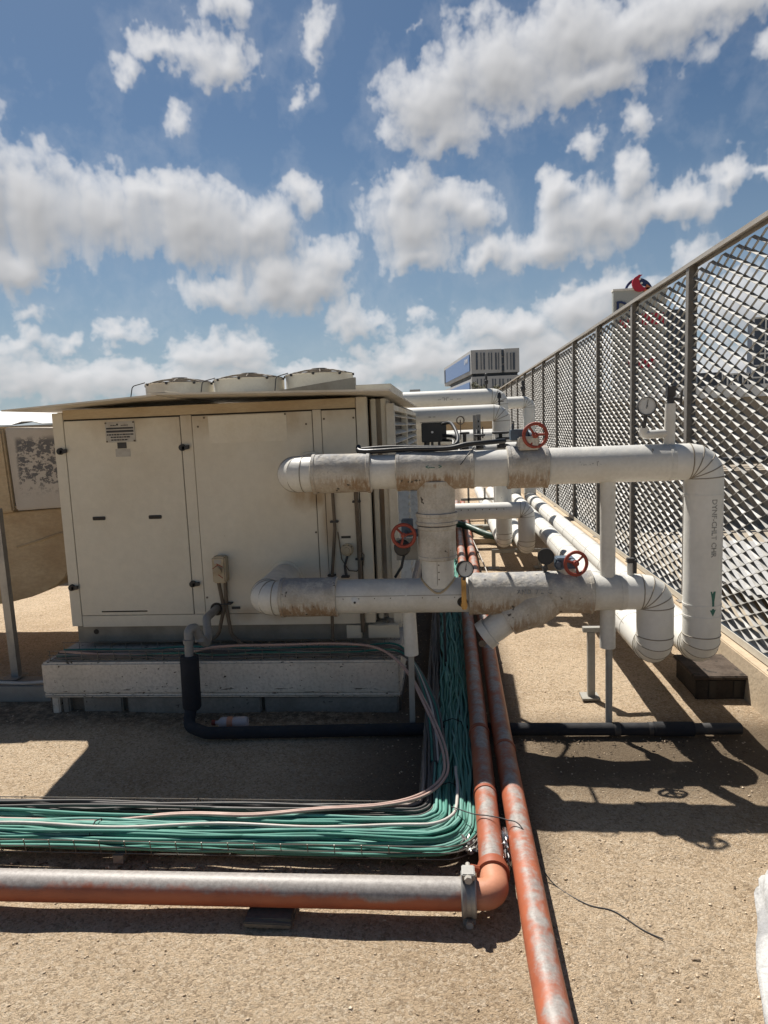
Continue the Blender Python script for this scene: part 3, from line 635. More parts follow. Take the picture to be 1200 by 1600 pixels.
    k = MB(); k.box(-.628, -.572, YF - .0045, YF - .0032, .96, .974); k.build('switch_label', BLK, U)
    # pipe entries
    for x, z in ((-.787, 1.372), (-.9716, .733)):
        k = MB(); k.lathe((x, YF - .0035, z), (0, -1, 0), [(0, .102), (.006, .100), (.010, .085)], 40); k.build('pipe_collar', CABP, U)
    k = MB(); k.cyl((-1.405, YF - .005, .548), (-1.405, YF - .0035, .548), .040, seg=24); k.build('drain_opening', GAP, U)
unit()

# ================================================================ PLINTH, TRAYS
P = thing('concrete_plinth', (-1.34, 3.65, 0), 'pinkish painted pitted concrete plinth under the air unit', 'plinth')
m = MB(); m.box(-2.402, -.292, 3.65, 7.4, .118, .305); m.box(-2.404, -.289, 3.643, 7.41, .095, .1175); m.build('plinth_slab', PLIN, P, bevel=.012)
m = MB()
for x0, x1 in ((-2.30, -2.255), (-2.17, -1.93), (-1.90, -1.1), (-1.08, -.31)): m.box(x0, x1, 3.665, 4.0, -.03, .0945)
m.build('footing_blocks', CONC, P, bevel=.008)
m = MB(); m.box(-2.39, -.30, 3.70, 7.35, -.03, .094); m.build('footing_core', DKBLOCK, P)
m = MB(); m.box(-2.36, -2.315, 3.66, 3.70, -.03, .0945); m.build('footing_corner', PLIN, P, bevel=.006)

def arcL(u, zf, ztop=None):
    """centre line of the L shaped tray at offset u (0 = inner edge, 1 = outer edge)"""
    return u
XI, XO, YI, YO = -.145, .075, 2.580, 2.300
def lpath(u, x_start=-2.9, y_end=12.0, step=.06, R0=.06):
    """points (x, y) along the run; u in 0..1"""
    x = XI + (XO - XI) * u; y = YI + (YO - YI) * u; R = R0 + .11 * u; pts = []
    s = x_start
    while s < x - R: pts.append((s, y)); s += step
    for k in range(1, 8):
        a = -PI / 2 + (PI / 2) * k / 8; pts.append((x - R + R * math.cos(a), y + R + R * math.sin(a)))
    s = y + R + .02
    while s < y_end: pts.append((x, s)); s += step * (1 if s < 6 else 3)
    return pts
TR = thing('cable_tray', (-.9, 2.42, 0), 'rusty wire basket tray turning a corner with the green cables', 'cable tray')
zb = .035
m = MB()
for u, z in ((0, zb), (.25, zb), (.5, zb), (.75, zb), (1, zb), (-.03, zb + .055), (1.03, zb + .055), (-.02, zb + .028), (1.02, zb + .028)):
    m.tube([(p[0], p[1], z) for p in lpath(u, R0=.02, step=.4)], .0022, 6)
m.build('long_wires', WIRE, TR)
m = MB(); x = -2.85
while x < XI - .05:
    m.tube([(x, YI + .01, zb + .057), (x, YI, zb), (x, YO, zb), (x, YO - .01, zb + .057)], .002, 6); x += .1
y = YI + .05
while y < 9:
    m.tube([(XI - .01, y, zb + .057), (XI, y, zb), (XO, y, zb), (XO + .008, y, zb + .057)], .002, 6); y += .1 if y < 5 else .3
m.build('cross_wires', WIRE, TR)
for b4 in ((-2.5, -2.46, YO - .01, YI + .01), (-1.3, -1.26, YO - .01, YI + .01), (XI - .01, XO + .01, 3.9, 3.94), (XI - .01, XO + .01, 5.3, 5.34)): m = MB(); m.box(*b4, .0, zb - .003); m.build('tray_foot', CONC, TR)

def cable(name, mat, r, u0, z0, seed, amp=.10, label='', cat='cable', group=None, xs=-2.9, ye=12.0, zamp=.006):
    rnd = random.Random(seed); ph = [rnd.uniform(0, 6.28) for _ in range(6)]; fr = [rnd.uniform(.9, 1.8), rnd.uniform(2.2, 3.6), rnd.uniform(5, 8)]
    pts = []; s = 0; last = None
    base = lpath(max(0, min(1, u0)), xs, ye)
    for i, p in enumerate(base):
        if last: s += math.dist(p, last)
        last = p
        du = amp * (.6 * math.sin(fr[0] * s + ph[0]) + .4 * math.sin(fr[1] * s + ph[1]) + .30 * math.sin(fr[2] * s + ph[2]) + (.16 * math.sin(fr[2] * 2.7 * s + ph[5]) if p[1] > 2.7 else 0))
        # keep in the tray: offset sideways, perpendicular to the direction
        t = Vector((base[min(i + 1, len(base) - 1)][0] - base[max(i - 1, 0)][0], base[min(i + 1, len(base) - 1)][1] - base[max(i - 1, 0)][1], 0)).normalized()
        wd = .30 if t.x > .7 else .24; side = Vector((t.y, -t.x, 0))
        uu = max(-.02, min(1.0, u0 + du)) - max(0, min(1, u0))
        off = side * uu * wd
        z = zb + .004 + r + z0 + zamp * math.sin(fr[1] * .8 * s + ph[3]) + zamp * .6 * math.sin(fr[2] * s + ph[4]); z = max(z, zb + r + .003)
        pts.append(Vector((p[0], p[1], z)) + off)
    m = MB(); m.tube(pts, r, 9); o = m.build(name, mat, ang=60)
    tag(o, label, cat, group); return o
k = 0
for layer, (cnt, zz) in enumerate(((13, 0), (12, .012), (11, .024), (9, .035))):
    for i in range(cnt):
        u = .26 + .74 * (i + .5) / cnt + (.02 if layer % 2 else 0)
        if layer == 3: u = .38 + .5 * i / cnt
        cable('green_cable', (GRN, GRN2, GRN, GRN3)[k % 4], .0064 if k % 5 else .0054, min(u, .985), zz, 100 + k, .12, 'long green sheathed cable bundled in the wire basket tray', 'cable', 'green cables in the tray'); k += 1
for i in range(18):
    cable('grey_cable', GRY, (.0048, .0056, .004)[i % 3], .0 + .0135 * i, .004 + .0125 * (i % 4), 300 + i, .05, 'thin dark grey cable along the inner edge of the wire tray', 'cable', 'thin grey cables in the tray', zamp=.009)
cable('light_grey_cable', PNK2, .0085, .02, .030, 411, .02, 'thick brownish grey cable on the inside of the tray bend', 'cable', zamp=.006)
cable('white_cable', GRYL, .0065, .62, .052, 420, .10, 'single pale cable lying on top of the green cables', 'cable', ye=2.9, zamp=.004)
# ties
for i, (x, y, ax) in enumerate(((-1.42, 2.40, 0), (-1.07, 2.56, 0), (-.03, 2.72, 1), (-.01, 3.35, 1))):
    m = MB(); c = Vector((x, y, .075))
    if ax == 0: m.tube([(x, y - .05, .055), (x, y - .045, .085), (x, y, .102), (x, y + .045, .085), (x, y + .05, .055)], .0025, 6); 
    else: m.tube([(x - .05, y, .055), (x - .045, y, .085), (x, y, .102), (x + .045, y, .085), (x + .05, y, .055)], .0025, 6)
    tag(m.build('cable_tie', BLK), 'black tie strapped over the cables %s' % ('across the middle of the left run', 'at the back edge of the left run', 'just past the tray bend', 'between the plinth corner and the orange pipe')[i], 'cable tie')
# tray on the plinth with its own few cables, which drop and join the main run
PT = thing('plinth_cable_tray', (-1.3, 3.74, .305), 'wire basket tray lying along the front edge of the plinth top', 'cable tray')
m = MB()
for y, z in ((3.672, .312), (3.72, .312), (3.77, .312), (3.82, .312), (3.669, .345), (3.668, .372), (3.824, .372)): m.tube([(-2.36, y, z), (-.30, y, z - .0)], .0024, 6)
m.build('long_wires', WIRE, PT)
m = MB(); x = -2.35
while x < -.3: m.tube([(x, 3.668, .374), (x, 3.67, .312), (x, 3.822, .312), (x, 3.824, .374)], .0022, 6); x += .098
m.build('cross_wires', WIRE, PT)
def drape(name, mat, r, pts, label, cat='cable', group=None):
    # Catmull-Rom through the given points
    P = [Vector(p) for p in pts]; P = [P[0] * 2 - P[1]] + P + [P[-1] * 2 - P[-2]]; out = []
    for i in range(1, len(P) - 2):
        for k in range(8):
            t = k / 8; out.append(.5 * ((2 * P[i]) + (P[i + 1] - P[i - 1]) * t + (2 * P[i - 1] - 5 * P[i] + 4 * P[i + 1] - P[i + 2]) * t * t + (-P[i - 1] + 3 * P[i] - 3 * P[i + 1] + P[i + 2]) * t ** 3))
    out.append(P[-2]); m = MB(); m.tube(out, r, 10); return tag(m.build(name, mat, ang=60), label, cat, group)
for j, (r, mt, dy, dz, lb) in enumerate(((.0062, PNK, 0, 0, 'outer pinkish conduit curving down off the plinth onto the green cables'), (.0062, PNK, -.016, .004, 'inner pinkish conduit beside the other one off the plinth corner'))):
    drape('pink_conduit', mt, r, [(-2.30, 3.70 + dy * .4, .36), (-2.0, 3.70, .338), (-1.6, 3.705, .335), (-1.35, 3.70 , .375 + dz), (-1.0, 3.70 + dy * .5, .385 + dz), (-.62, 3.70 + dy, .39 + dz), (-.40, 3.66 + dy, .37 + dz), (-.25, 3.52 + dy, .30), (-.14 + dy * .6, 3.32 + dy, .195), (-.065 + dy, 3.1, .13), (-.035 + dy, 2.9, .115), (-.045 + dy, 2.74, .113), (-.13 + dy, 2.60 - dy * .6, .110), (-.30, 2.53 - dy * .7, .105), (-.55, 2.49 - dy * .6, .108), (-.80, 2.45 - dy * .6, .105), (-1.1, 2.47 - dy * .6, .092), (-1.5, 2.45 - dy * .6, .07), (-2.2, 2.47 - dy * .6, .06)], lb, 'conduit', 'pinkish conduits')
rr = random.Random(8)
for j in range(7):
    z0 = .322 + .009 * (j % 3); y0 = 3.685 + .02 * (j % 6)
    pts = [(-2.33, y0, z0)] + [(-2.33 + .25 * q, y0 + rr.uniform(-.008, .008), z0 + rr.uniform(-.004, .012)) for q in range(1, 8)] + [(-.33, y0 - .01, z0 + .02), (-.22, 3.60 + .01 * j, .30), (-.155 + .01 * j, 3.42, .17), (-.13 + .012 * j, 3.2, .10), (-.12 + .014 * j, 2.95, .075)]
    drape('tray_cable', (GRY, GRN3, GRY, GRYL, GRY, GRN3, GRY)[j], .006, pts, 'thin cable in the plinth tray dropping down past its right corner', 'cable', 'cables in the plinth tray')

# ================================================================ ORANGE PIPES
A = thing('orange_pipe', (-.9, 2.05, 0), 'bleached orange plastic pipe across the foreground turning away at a salmon elbow', 'pipe')
zc = .083; XL = .1155
m = MB(); m.cyl((-3.2, 2.035, zc), (.028, 2.055, zc), .0505, seg=40); m.build('pipe', OR1, A, ang=40)
m = MB(); m.cyl((XL, 2.19, zc + .004), (XL + .004, 3.3, .113), .0445, seg=36); m.cyl((XL + .004, 3.3, .113), (.150, 13, .11), .0445, seg=36, caps=False); m.build('pipe', OR2, A, ang=40)
m = MB(); m.tube(bendpath([(.03, 2.056, zc), (XL, 2.056, zc), (XL, 2.155, zc)], .068, 14), .047, 32); m.build('elbow', OR3, A, ang=50)
m = MB(); m.lathe((XL, 2.148, zc), (0, 1, 0), [(0, .049), (.002, .056), (.022, .057), (.026, .051), (.05, .050), (.052, .0455)], 36); m.tube([(XL - .05, 2.15, zc + .022), (XL - .075, 2.142, zc + .035), (XL - .083, 2.155, zc + .028)], [.012, .010, .006], 8); m.build('socket_collar', OR4, A, ang=30)
m = MB(); m.cyl((.112, 2.6, .097), (.112, 2.6, .098), .01); m.v = []; m.f = []
m.lathe((XL, 2.62, .097), (0, 1, 0), [(0, .0450), (.002, .048), (.02, .048), (.022, .0450)], 36); m.lathe((XL + .003, 3.15, .108), (0, 1, 0), [(0, .0450), (.003, .050), (.03, .050), (.033, .0450)], 36); m.build('joint_ring', OR4, A, ang=30)
# grooved coupling
m = MB(); m.lathe((.006, 2.055, zc), (1, 0, 0), [(0, .051), (.0, .066), (.004, .070), (.012, .068), (.017, .0645), (.031, .0645), (.036, .068), (.044, .070), (.048, .066), (.048, .051)], 48); c = m.build('coupling', STEEL, A, ang=30)
m = MB()
for s in (1, -1):
    m.obox((.030, 2.055 - .004 , zc + s * .078), (.021, 0, 0), (0, .026, 0), (0, 0, .011))
m.build('coupling_lug', STEEL, c, bevel=.003)
m = MB(); 
for s in (1, -1): m.cyl((.030, 2.02, zc + s * .078), (.030, 2.095, zc + s * .078), .008, seg=12); m.cyl((.030, 2.010, zc + s * .078), (.030, 2.024, zc + s * .078), .013, seg=6)
m.build('coupling_bolt', LABW, c)
m = MB(); m.box(-.697, -.545, 1.985, 2.09, -.01, .030); m.obox((-.62, 2.0, .016), (.078, .003, -.004), (0, .03, 0), (0, 0, .009)); tag(m.build('wood_block', DKBLOCK, bevel=.003), 'dark wooden packing block under the foreground orange pipe', 'block')
B = thing('orange_pipe', (.23, 2.2, 0), 'long blotchy orange pipe running straight away from the bottom edge of the picture', 'pipe')
m = MB(); m.tube([(.245, .9, .075), (.231, 1.8, .083), (.226, 3.2, .108), (.238, 4.4, .112), (.25, 7, .11), (.27, 13, .11)], .0455, 36); m.build('pipe', OR2, B, ang=40)
m = MB(); m.lathe((.2275, 3.0, .1045), (-.01, 1, .01), [(0, .046), (.002, .049), (.02, .049), (.022, .046)], 36); m.lathe((.238, 4.5, .112), (0, 1, 0), [(0, .046), (.002, .050), (.04, .050), (.042, .046)], 36); m.build('joint_ring', OR4, B, ang=30)
# crumpled foil between the pipes
def crumple(name, c, sx, sy, sz, mat, seed, label, cat, n=10, amp=.35):
    m = MB(); m.sphere((0, 0, 0), 1.0, n); out = []
    for v in m.v:
        k = 1 + amp * mnoise.noise(v * 2.3 + Vector((seed, 0, 0))) + amp * .8 * mnoise.noise(v * 6 + Vector((0, seed, 0))); out.append(Vector((c[0] + v.x * sx * k, c[1] + v.y * sy * k, c[2] + v.z * sz * k)))
    m.v = out; return tag(m.build(name, mat, ang=15), label, cat)
FOILM = base_mat('foil', .25, .9)[0]; FOILM.node_tree.nodes['Principled BSDF'].inputs['Base Color'].default_value = (.62, .62, .63, 1)
crumple('foil_wrap', (.172, 2.34, .045), .022, .09, .05, FOILM, 3, 'crumpled silver foil wedged between the two orange pipes', 'foil', 16, .8)
FO2 = wmat('dusty_foil', (.35, .34, .32), (.2, .19, .17), .6, 30, .35, .6)
crumple('foil_wrap', (.03, 2.38, .05), .04, .05, .018, FO2, 9, 'grey foil ends under the outer corner of the cable tray', 'foil', 14, .8)
drape('thin_wire', BLK2, .0022, [(-.02, 2.52, .11), (.06, 2.44, .13), (.115, 2.40, .1475), (.18, 2.38, .145), (.228, 2.34, .145), (.28, 2.27, .06), (.33, 2.22, .004), (.42, 2.13, .002), (.50, 2.10, .002), (.57, 2.02, .002), (.62, 1.98, .004)], 'thin black wire looping over the orange pipes onto the gravel', 'wire')

# ================================================================ DRAIN
D = thing('condensate_drain', (-1.4, 3.4, 0), 'grey trap and black foam covered drain running along the ground', 'drain pipe')
m = MB(); m.tube(bendpath([(-1.405, 3.95, .552), (-1.40, 3.70, .548), (-1.383, 3.665, .455), (-1.372, 3.60, .425), (-1.392, 3.545, .49), (-1.40, 3.53, .548), (-1.425, 3.485, .548), (-1.425, 3.468, .38)], [.02, .03, .035, .035, .03, .025, .025, .02], 6), .0235, 20)
m.build('pvc_trap', PVC, D, ang=60)
for c, ax in (((-1.388, 3.68, .495), (.1, -.2, -1)), ((-1.425, 3.474, .495), (0, 0, -1)), ((-1.390, 3.555, .475), (.1, -.3, -1))): m = MB(); m.lathe(c, ax, [(0, .0238), (0, .028), (.02, .028), (.02, .0238)], 20); m.build('socket_ring', PVC, D)
m = MB(); m.lathe((-1.425, 3.47, .405), (-.01, -.02, -1), [(0, .030), (.001, .048), (.008, .050), (.285, .050), (.29, .047), (.30, .042)], 32); m.build('foam_sleeve', FOAM, D, ang=40)
m = MB(); m.tube(bendpath([(-1.43, 3.46, .12), (-1.433, 3.40, .036), (-1.30, 3.315, .036), (-.17, 3.375, .034), (.6, 3.375, .034), (1.05, 3.38, .034)], [.0, .06, .08, .3, .3, 0], 6), .0315, 24); m.build('ground_pipe', FOAM, D, ang=50)
m = MB(); m.tube([(1.0, 3.38, .034), (1.19, 3.38, .034)], .036, 24); m.build('foam_cuff', FOAM, D)
m = MB(); m.tube([(1.15, 3.38, .034), (1.42, 3.385, .034)], .0285, 24); m.build('bare_end', BLK2, D)
m = MB(); m.lathe((.80, 3.377, .034), (1, 0, 0), [(0, .032), (.001, .035), (.03, .035), (.031, .032)], 24); m.build('pipe_band', BLK2, D); m = MB(); m.lathe((1.0, 3.379, .034), (1, 0, 0), [(-.03, .0318), (-.029, .034), (-.01, .034), (-.009, .0318)], 24); m.build('pipe_band', BLK2, D)
# bottle
bt = thing('plastic_bottle', (-1.23, 3.5, 0), 'empty clear plastic bottle with red cap lying behind the black drain pipe', 'bottle')
gm = bpy.data.materials.new('clear_plastic'); gm.use_nodes = True; q = gm.node_tree.nodes['Principled BSDF']; q.inputs['Base Color'].default_value = (.8, .72, .72, 1); q.inputs['Roughness'].default_value = .25; q.inputs['Transmission Weight'].default_value = .55; q.inputs['IOR'].default_value = 1.2
m = MB(); m.lathe((-1.29, 3.435, .04), (1, .05, 0), [(-.006, .010), (.012, .011), (.03, .028), (.05, .030), (.10, .028), (.11, .030), (.16, .030), (.175, .026), (.18, .012)], 24); m.build('bottle_body', gm, bt, ang=50)
m = MB(); m.lathe((-1.312, 3.434, .04), (1, .05, 0), [(0, .013), (.002, .015), (.02, .015)], 16); m.build('cap', REDW, bt)
m = MB(); m.lathe((-1.225, 3.438, .04), (1, .05, 0), [(0, .0295), (.001, .0312), (.03, .0312), (.031, .0295)], 24); m.build('bottle_label', OR3, bt)

# ================================================================ WHITE INSULATED PIPES
YP = 3.42
def sleeve(name, mat, p0, p1, r, par, e=.004, seg=44, ang=35, wob=0.0, seed=0):
    """clad section with slightly lapped ends"""
    p0 = Vector(p0); p1 = Vector(p1); L = (p1 - p0).length; d = (p1 - p0) / L; m = MB()
    prof = [(0, r - .012), (.0005, r - .002), (.003, r + e), (.018, r + e), (.020, r)]
    n = max(4, int(L / .02)); 
    for i in range(1, n): prof.append((.020 + (L - .040) * i / n, r))
    prof += [(L - .020, r), (L - .018, r + e), (L - .003, r + e), (L - .0005, r - .002), (L, r - .012)]
    m.lathe(p0, d, prof, seg)
    if wob:
        nv = []
        for v in m.v:
            c = p0 + d * (v - p0).dot(d); rv = v - c
            if rv.length > .02: v = c + rv * (1 + wob * mnoise.noise(Vector((v.x * 9 + seed, v.y * 9, v.z * 9))))
            nv.append(v)
        m.v = nv
    return m.build(name, mat, par, ang=ang)
def gore_elbow(mat, corner, din, dout, R, r, par, n=4, name='elbow'):
    """segmental elbow from mitred gores; din/dout unit directions of flow"""
    C = Vector(corner); a = -Vector(din); b = Vector(dout); p = bendpath([C + a * R * 1.0001, C, C + b * R * 1.0001], R, n)
    path = [C + a * (R + .012)] + p[1:-1] + [C + b * (R + .012)]
    m = MB(); m.tube(path, r, 40); e = m.build(name, mat, par, ang=12)
    k = MB()
    P = [Vector(q) for q in path]
    for i in range(1, len(P) - 1): ring(k, P, i, r / .985)
    k.build('gore_seam', SEAM, e, ang=60); return e
def straight(mat, p0, p1, r, par, name='pipe', seams=(), lengthwise=None):
    m = MB(); m.cyl(p0, p1, r, seg=44, caps=True); e = m.build(name, mat, par, ang=40)
    if seams:
        p0 = Vector(p0); p1 = Vector(p1); k = MB()
        for t in seams:
            c = p0.lerp(p1, t); d = (p1 - p0).normalized(); k.lathe(c, d, [(-.006, r - .002), (-.0055, r + .0022), (.0055, r + .0022), (.006, r - .002)], 40)
        k.build('seam_band', mat, e, ang=60)
    return e
def rivets(par, p0, p1, r, n, dirv, rr=.0032):
    """row of rivets with the lap line beneath them, running along the pipe"""
    p0 = Vector(p0); p1 = Vector(p1); dv = Vector(dirv).normalized(); k = MB()
    for i in range(n):
        c = p0.lerp(p1, (i + .5) / n) + dv * (r - .0005); k.lathe(c, dv, [(0, rr), (.0015, rr * .8), (.002, rr * .3)], 8)
    k.build('rivets', COND, par)
    k = MB(); d = (p1 - p0).normalized(); s = d.cross(dv).normalized(); c0 = p0 + dv * (r - .0008) - s * .012; c1 = p1 + dv * (r - .0008) - s * .012
    k.obox((c0 + c1) / 2 + s * 0, d * (p1 - p0).length / 2, s * .0012, dv * .0013); k.build('lap_seam', SEAM, par)
def handwheel(par, c, axis, R, mat=REDW, spokes=3, rot=0.5, t=.009):
    a = Vector(axis).normalized(); u = a.orthogonal().normalized(); b = a.cross(u); c = Vector(c); m = MB()
    m.torus(c, a, R, t, 44, 10)
    for i in range(spokes):
        an = rot + 2 * PI * i / spokes; d = u * math.cos(an) + b * math.sin(an)
        m.tube([c - a * .008, c + d * R * .5 - a * .004, c + d * R * .98], [.0075, .0058, .0068], 8)
    m.lathe(c - a * .014, a, [(0, .010), (.002, .014), (.022, .014), (.024, .009)], 14)
    m.cyl(c - a * .02, c + a * .02, .006, seg=10)
    return m.build('handwheel', mat, par, ang=50)
def gauge(par, c, axis, R, stem_to=None, back=False):
    a = Vector(axis).normalized(); c = Vector(c); m = MB()
    m.lathe(c - a * .032, a, [(0, R * .86), (.004, R * .96), (.030, R), (.037, R * 1.03), (.041, R * 1.0), (.041, R * .93), (.036, R * .92)], 36); g_ = m.build('gauge', BLK2 if not back else BLK, par, ang=30)
    m = MB(); m.lathe(c + a * .003, a, [(0, R * .915), (.0012, R * .915)], 36)
    m.build('dial', DIAL if not back else BLK, g_)
    if not back:
        upv = Vector((0, 0, 1)); sd = a.cross(upv).normalized(); m = MB()
        nd = (upv * .98 - sd * .15).normalized(); m.obox(c + a * .0062 + nd * R * .22, nd * R * .5, a.cross(nd) * R * .028, a * .0006); m.lathe(c + a * .005, a, [(0, R * .08), (.003, R * .08)], 12)
        for i in range(27):
            an = math.radians(-135 + 270 * i / 26); d = upv * math.cos(an) + sd * math.sin(an); L = .07 if i % 5 else .12
            m.obox(c + a * .0049 + d * R * (.84 - L / 2), d * R * L / 2, a.cross(d) * R * .009, a * .0004)
        m.build('needle_and_scale', BLK, g_)
    if stem_to is not None:
        m = MB(); s = c - a * .012 + Vector((0, 0, -1)) * R * .95; m.cyl(s, Vector(stem_to), .0085, seg=10); m.cyl(Vector(stem_to) + Vector((0, 0, .012)), Vector(stem_to) + Vector((0, 0, .034)), .014, seg=6); m.build('gauge_stem', BLK2, g_)
    return g_
def text_mesh(s, size):
    cu = bpy.data.curves.new('t', 'FONT'); cu.body = s; cu.size = size; cu.align_x = 'CENTER'; cu.align_y = 'CENTER'; cu.resolution_u = 2; cu.offset = .018 * size
    o = bpy.data.objects.new('t', cu); me = bpy.data.meshes.new_from_object(o)
    bm = bmesh.new(); bm.from_mesh(me); bmesh.ops.triangulate(bm, faces=bm.faces); bmesh.ops.subdivide_edges(bm, edges=[e for e in bm.edges if e.calc_length() > size * .25], cuts=2, use_grid_fill=False)
    vs = [v.co.copy() for v in bm.verts]; fs = [tuple(v.index for v in f.verts) for f in bm.faces]; bm.free(); bpy.data.objects.remove(o); bpy.data.curves.remove(cu); bpy.data.meshes.remove(me)
    return vs, fs
def wrap_marks(name, vs, fs, mat, par, c, along, face, r, h=.0008):
    """lay flat marks (u along the pipe, v round it) onto a pipe surface; along/face world vectors"""
    al = Vector(along).normalized(); fa = Vector(face).normalized(); sd = fa.cross(al).normalized(); m = MB(); out = []
    for v in vs:
        th = v.y / r; out.append(Vector(c) + al * v.x + fa * math.cos(th) * (r + h) + sd * math.sin(th) * (r + h))
    m.add(out, fs); o = m.build(name, mat, par, ang=60); return o
FACE = (0, -1, 0)

# ---- upper header
ZU = 1.372; XA = 1.234; ZL = .733
UP = thing('insulated_pipe', (0.1943, YP, 0.3466), 'upper white insulated pipe with a red wheel on top and tall riser by fence', 'insulated pipe')
straight(WHITE, (-.787, 3.893, ZU), (-0.787, YP + .13, ZU), .086, UP)
gore_elbow(WHITE, (-0.787, YP, ZU), (0, -1, 0), (1, 0, 0), .125, .0893, UP, n=3)
sleeve('cladding_sleeve', RUSTY, (-0.6801, YP, ZU), (-0.3809, YP, ZU), .098, UP, .004, wob=.03, seed=1)
e = straight(WHITE, (-0.3886, YP, ZU), (-0.2478, YP, ZU), .086, UP)
sleeve('tee_cladding', RUSTY, (-0.2546, YP, ZU), (0.1312, YP, ZU), .096, UP, .002, wob=.05, seed=5)
e = straight(WHITE, (0.1166, YP, ZU), (0.3206, YP, ZU), .090, UP, seams=(.08,))
sleeve('flange_cover', RUSTY, (0.2915, YP, ZU), (0.4907, YP, ZU), .104, UP, .003, wob=.03, seed=9)
e = straight(WHITE, (0.4761, YP, ZU), (XA - 0.1506, YP, ZU), .0897, UP, seams=(.97,))
vs, fs = text_mesh("'. ,..  . -  |' .", .024); wrap_marks('stencil_marks', [Vector((v.x, v.y, 0)) for v in vs], fs, INK, e, (0.6801, YP, ZU), (1, 0, 0), (0, -1, .15), .0897)
gore_elbow(WHITE2, (XA, YP, ZU), (1, 0, 0), (0, 0, -1), .155, .088, UP)
r1 = straight(WHITE2, (XA, YP, ZU - .15), (XA, YP, 0.4438 + .15), .088, UP, seams=(.02, .88, .97))
vs, fs = text_mesh('DYNF-CHLT CHR', .036)
wrap_marks('stencil_lettering', [Vector((v.x * 1.0, v.y, 0)) for v in vs], fs, INK, r1, (XA, YP, 1.0559), (0, 0, -1), (.22, -1, 0), .088)
# teal arrow pointing down
av = [(-.062, -.014), (-.062, .013), (-.03, .009), (-.012, .006), (.012, .006), (.03, .006), (.028, .016), (.062, .0), (.03, -.016), (.03, -.006), (.012, -.005), (-.012, -.006), (-.03, -.008)]
wrap_marks('flow_arrow', [Vector((x, y, 0)) for x, y in av], [(0, 1, 2, 12), (12, 2, 3, 11), (11, 3, 4, 10), (10, 4, 5, 9), (8, 9, 5, 6, 7)], TEAL, r1, (XA, YP, 0.6867), (0, 0, -1), (.26, -1, 0), .088)
gore_elbow(WHITE2, (XA, YP, 0.4438), (0, 0, -1), (0, 1, 0), .15, .088, UP)
g1 = straight(WHITE2, (XA, YP + .15, 0.4438), (XA, 10.27, .44), .088, UP, seams=[.02 + .082 * i for i in range(12)])
rivets(g1, (XA, YP + .3, 0.4438), (XA, 10.2, .44), .088, 60, (-.75, 0, .65))
gore_elbow(WHITE2, (XA, 10.42, .44), (0, 1, 0), (0, 0, 1), .15, .088, UP)
straight(WHITE2, (XA, 10.42, .56), (XA, 10.42, 1.71), .088, UP)
gore_elbow(WHITE2, (XA, 10.42, 1.87), (0, 0, 1), (-1, 0, 0), .16, .088, UP)
straight(WHITE2, (XA - .16, 10.42, 1.87), (-.9, 10.42, 1.87), .088, UP)
# tee down to the lower header
sleeve('tee_branch', RUSTY, (-0.0602, YP, ZU - .05), (-0.0602, YP, 1.1579), .094, UP, .001, wob=.05, seed=3)
sleeve('flange_band', RUSTY, (-0.0602, YP, 1.1628), (-0.0602, YP, 1.0996), .100, UP, .004, wob=.06, seed=12)
sleeve('tee_branch', RUSTY, (-0.0622, YP, 1.0977), (-0.0622, YP, 0.9247), .096, UP, .002, wob=.02, seed=13)
e = straight(WHITE, (-0.0622, YP, 0.9247), (-0.0622, YP, 0.7839), .082, UP)
k = MB(); [k.lathe((-.056, YP - .0815, z), (0, -1, 0), [(0, .004), (.0015, .003)], 8) for z in (.905, .868, .832)]; k.obox((-0.0641, YP - .0822, 0.8616), (.0008, 0, 0), (0, .001, 0), (0, 0, .06)); k.build('rivets', COND, e)
k = MB(); k.tube([(-.0622 + .0835 * math.cos(t), YP + .0835 * math.sin(t), ZL + math.sqrt(.0885 ** 2 - (.0835 * math.sin(t)) ** 2) + .001) for t in [2 * PI * q / 48 for q in range(48)]], .0055, 8, closed=True); k.build('mastic_seam', CORN, UP)
# faded green arrow marks, tar smear
k = MB(); vs, fs = text_mesh('<---  >', .03); o = wrap_marks('flow_marks', vs, fs, TEAL, UP, (-0.0661, YP, ZU), (1, 0, 0), (0, -1, .22), .1015)
# valve with gear box and handwheel, upper
V = MB(); V.obox((0.3935, YP - .03, 1.4902), (.05, 0, 0), (0, .05, 0), (0, 0, .032)); V.cyl((0.3886, YP, 1.4057), (0.3886, YP, 1.4931), .06, .05, 24); vb = V.build('valve_neck', RUSTY, UP, bevel=.006)
k = MB(); k.obox((0.3546, YP + .01, 1.532), (.042, 0, 0), (0, .045, 0), (0, 0, .026)); k.cyl((0.400, YP + .02, 1.5330), (0.424, YP - .06, 1.528), .022, .016, 16); k.cyl((0.3255, YP, 1.5573), (0.3255, YP, 1.5854), .008, seg=8); k.build('gear_box', BLUEG, vb, bevel=.005)
handwheel(vb, (0.424, 3.345, 1.528), (.12, -1, 0), .0555, t=.0085, rot=.35)
k = MB(); k.tube([(0.3255, 3.400, 1.5514), (0.3284, 3.400, 1.6)], .003, 6); k.build('position_pin', BLK2, vb)
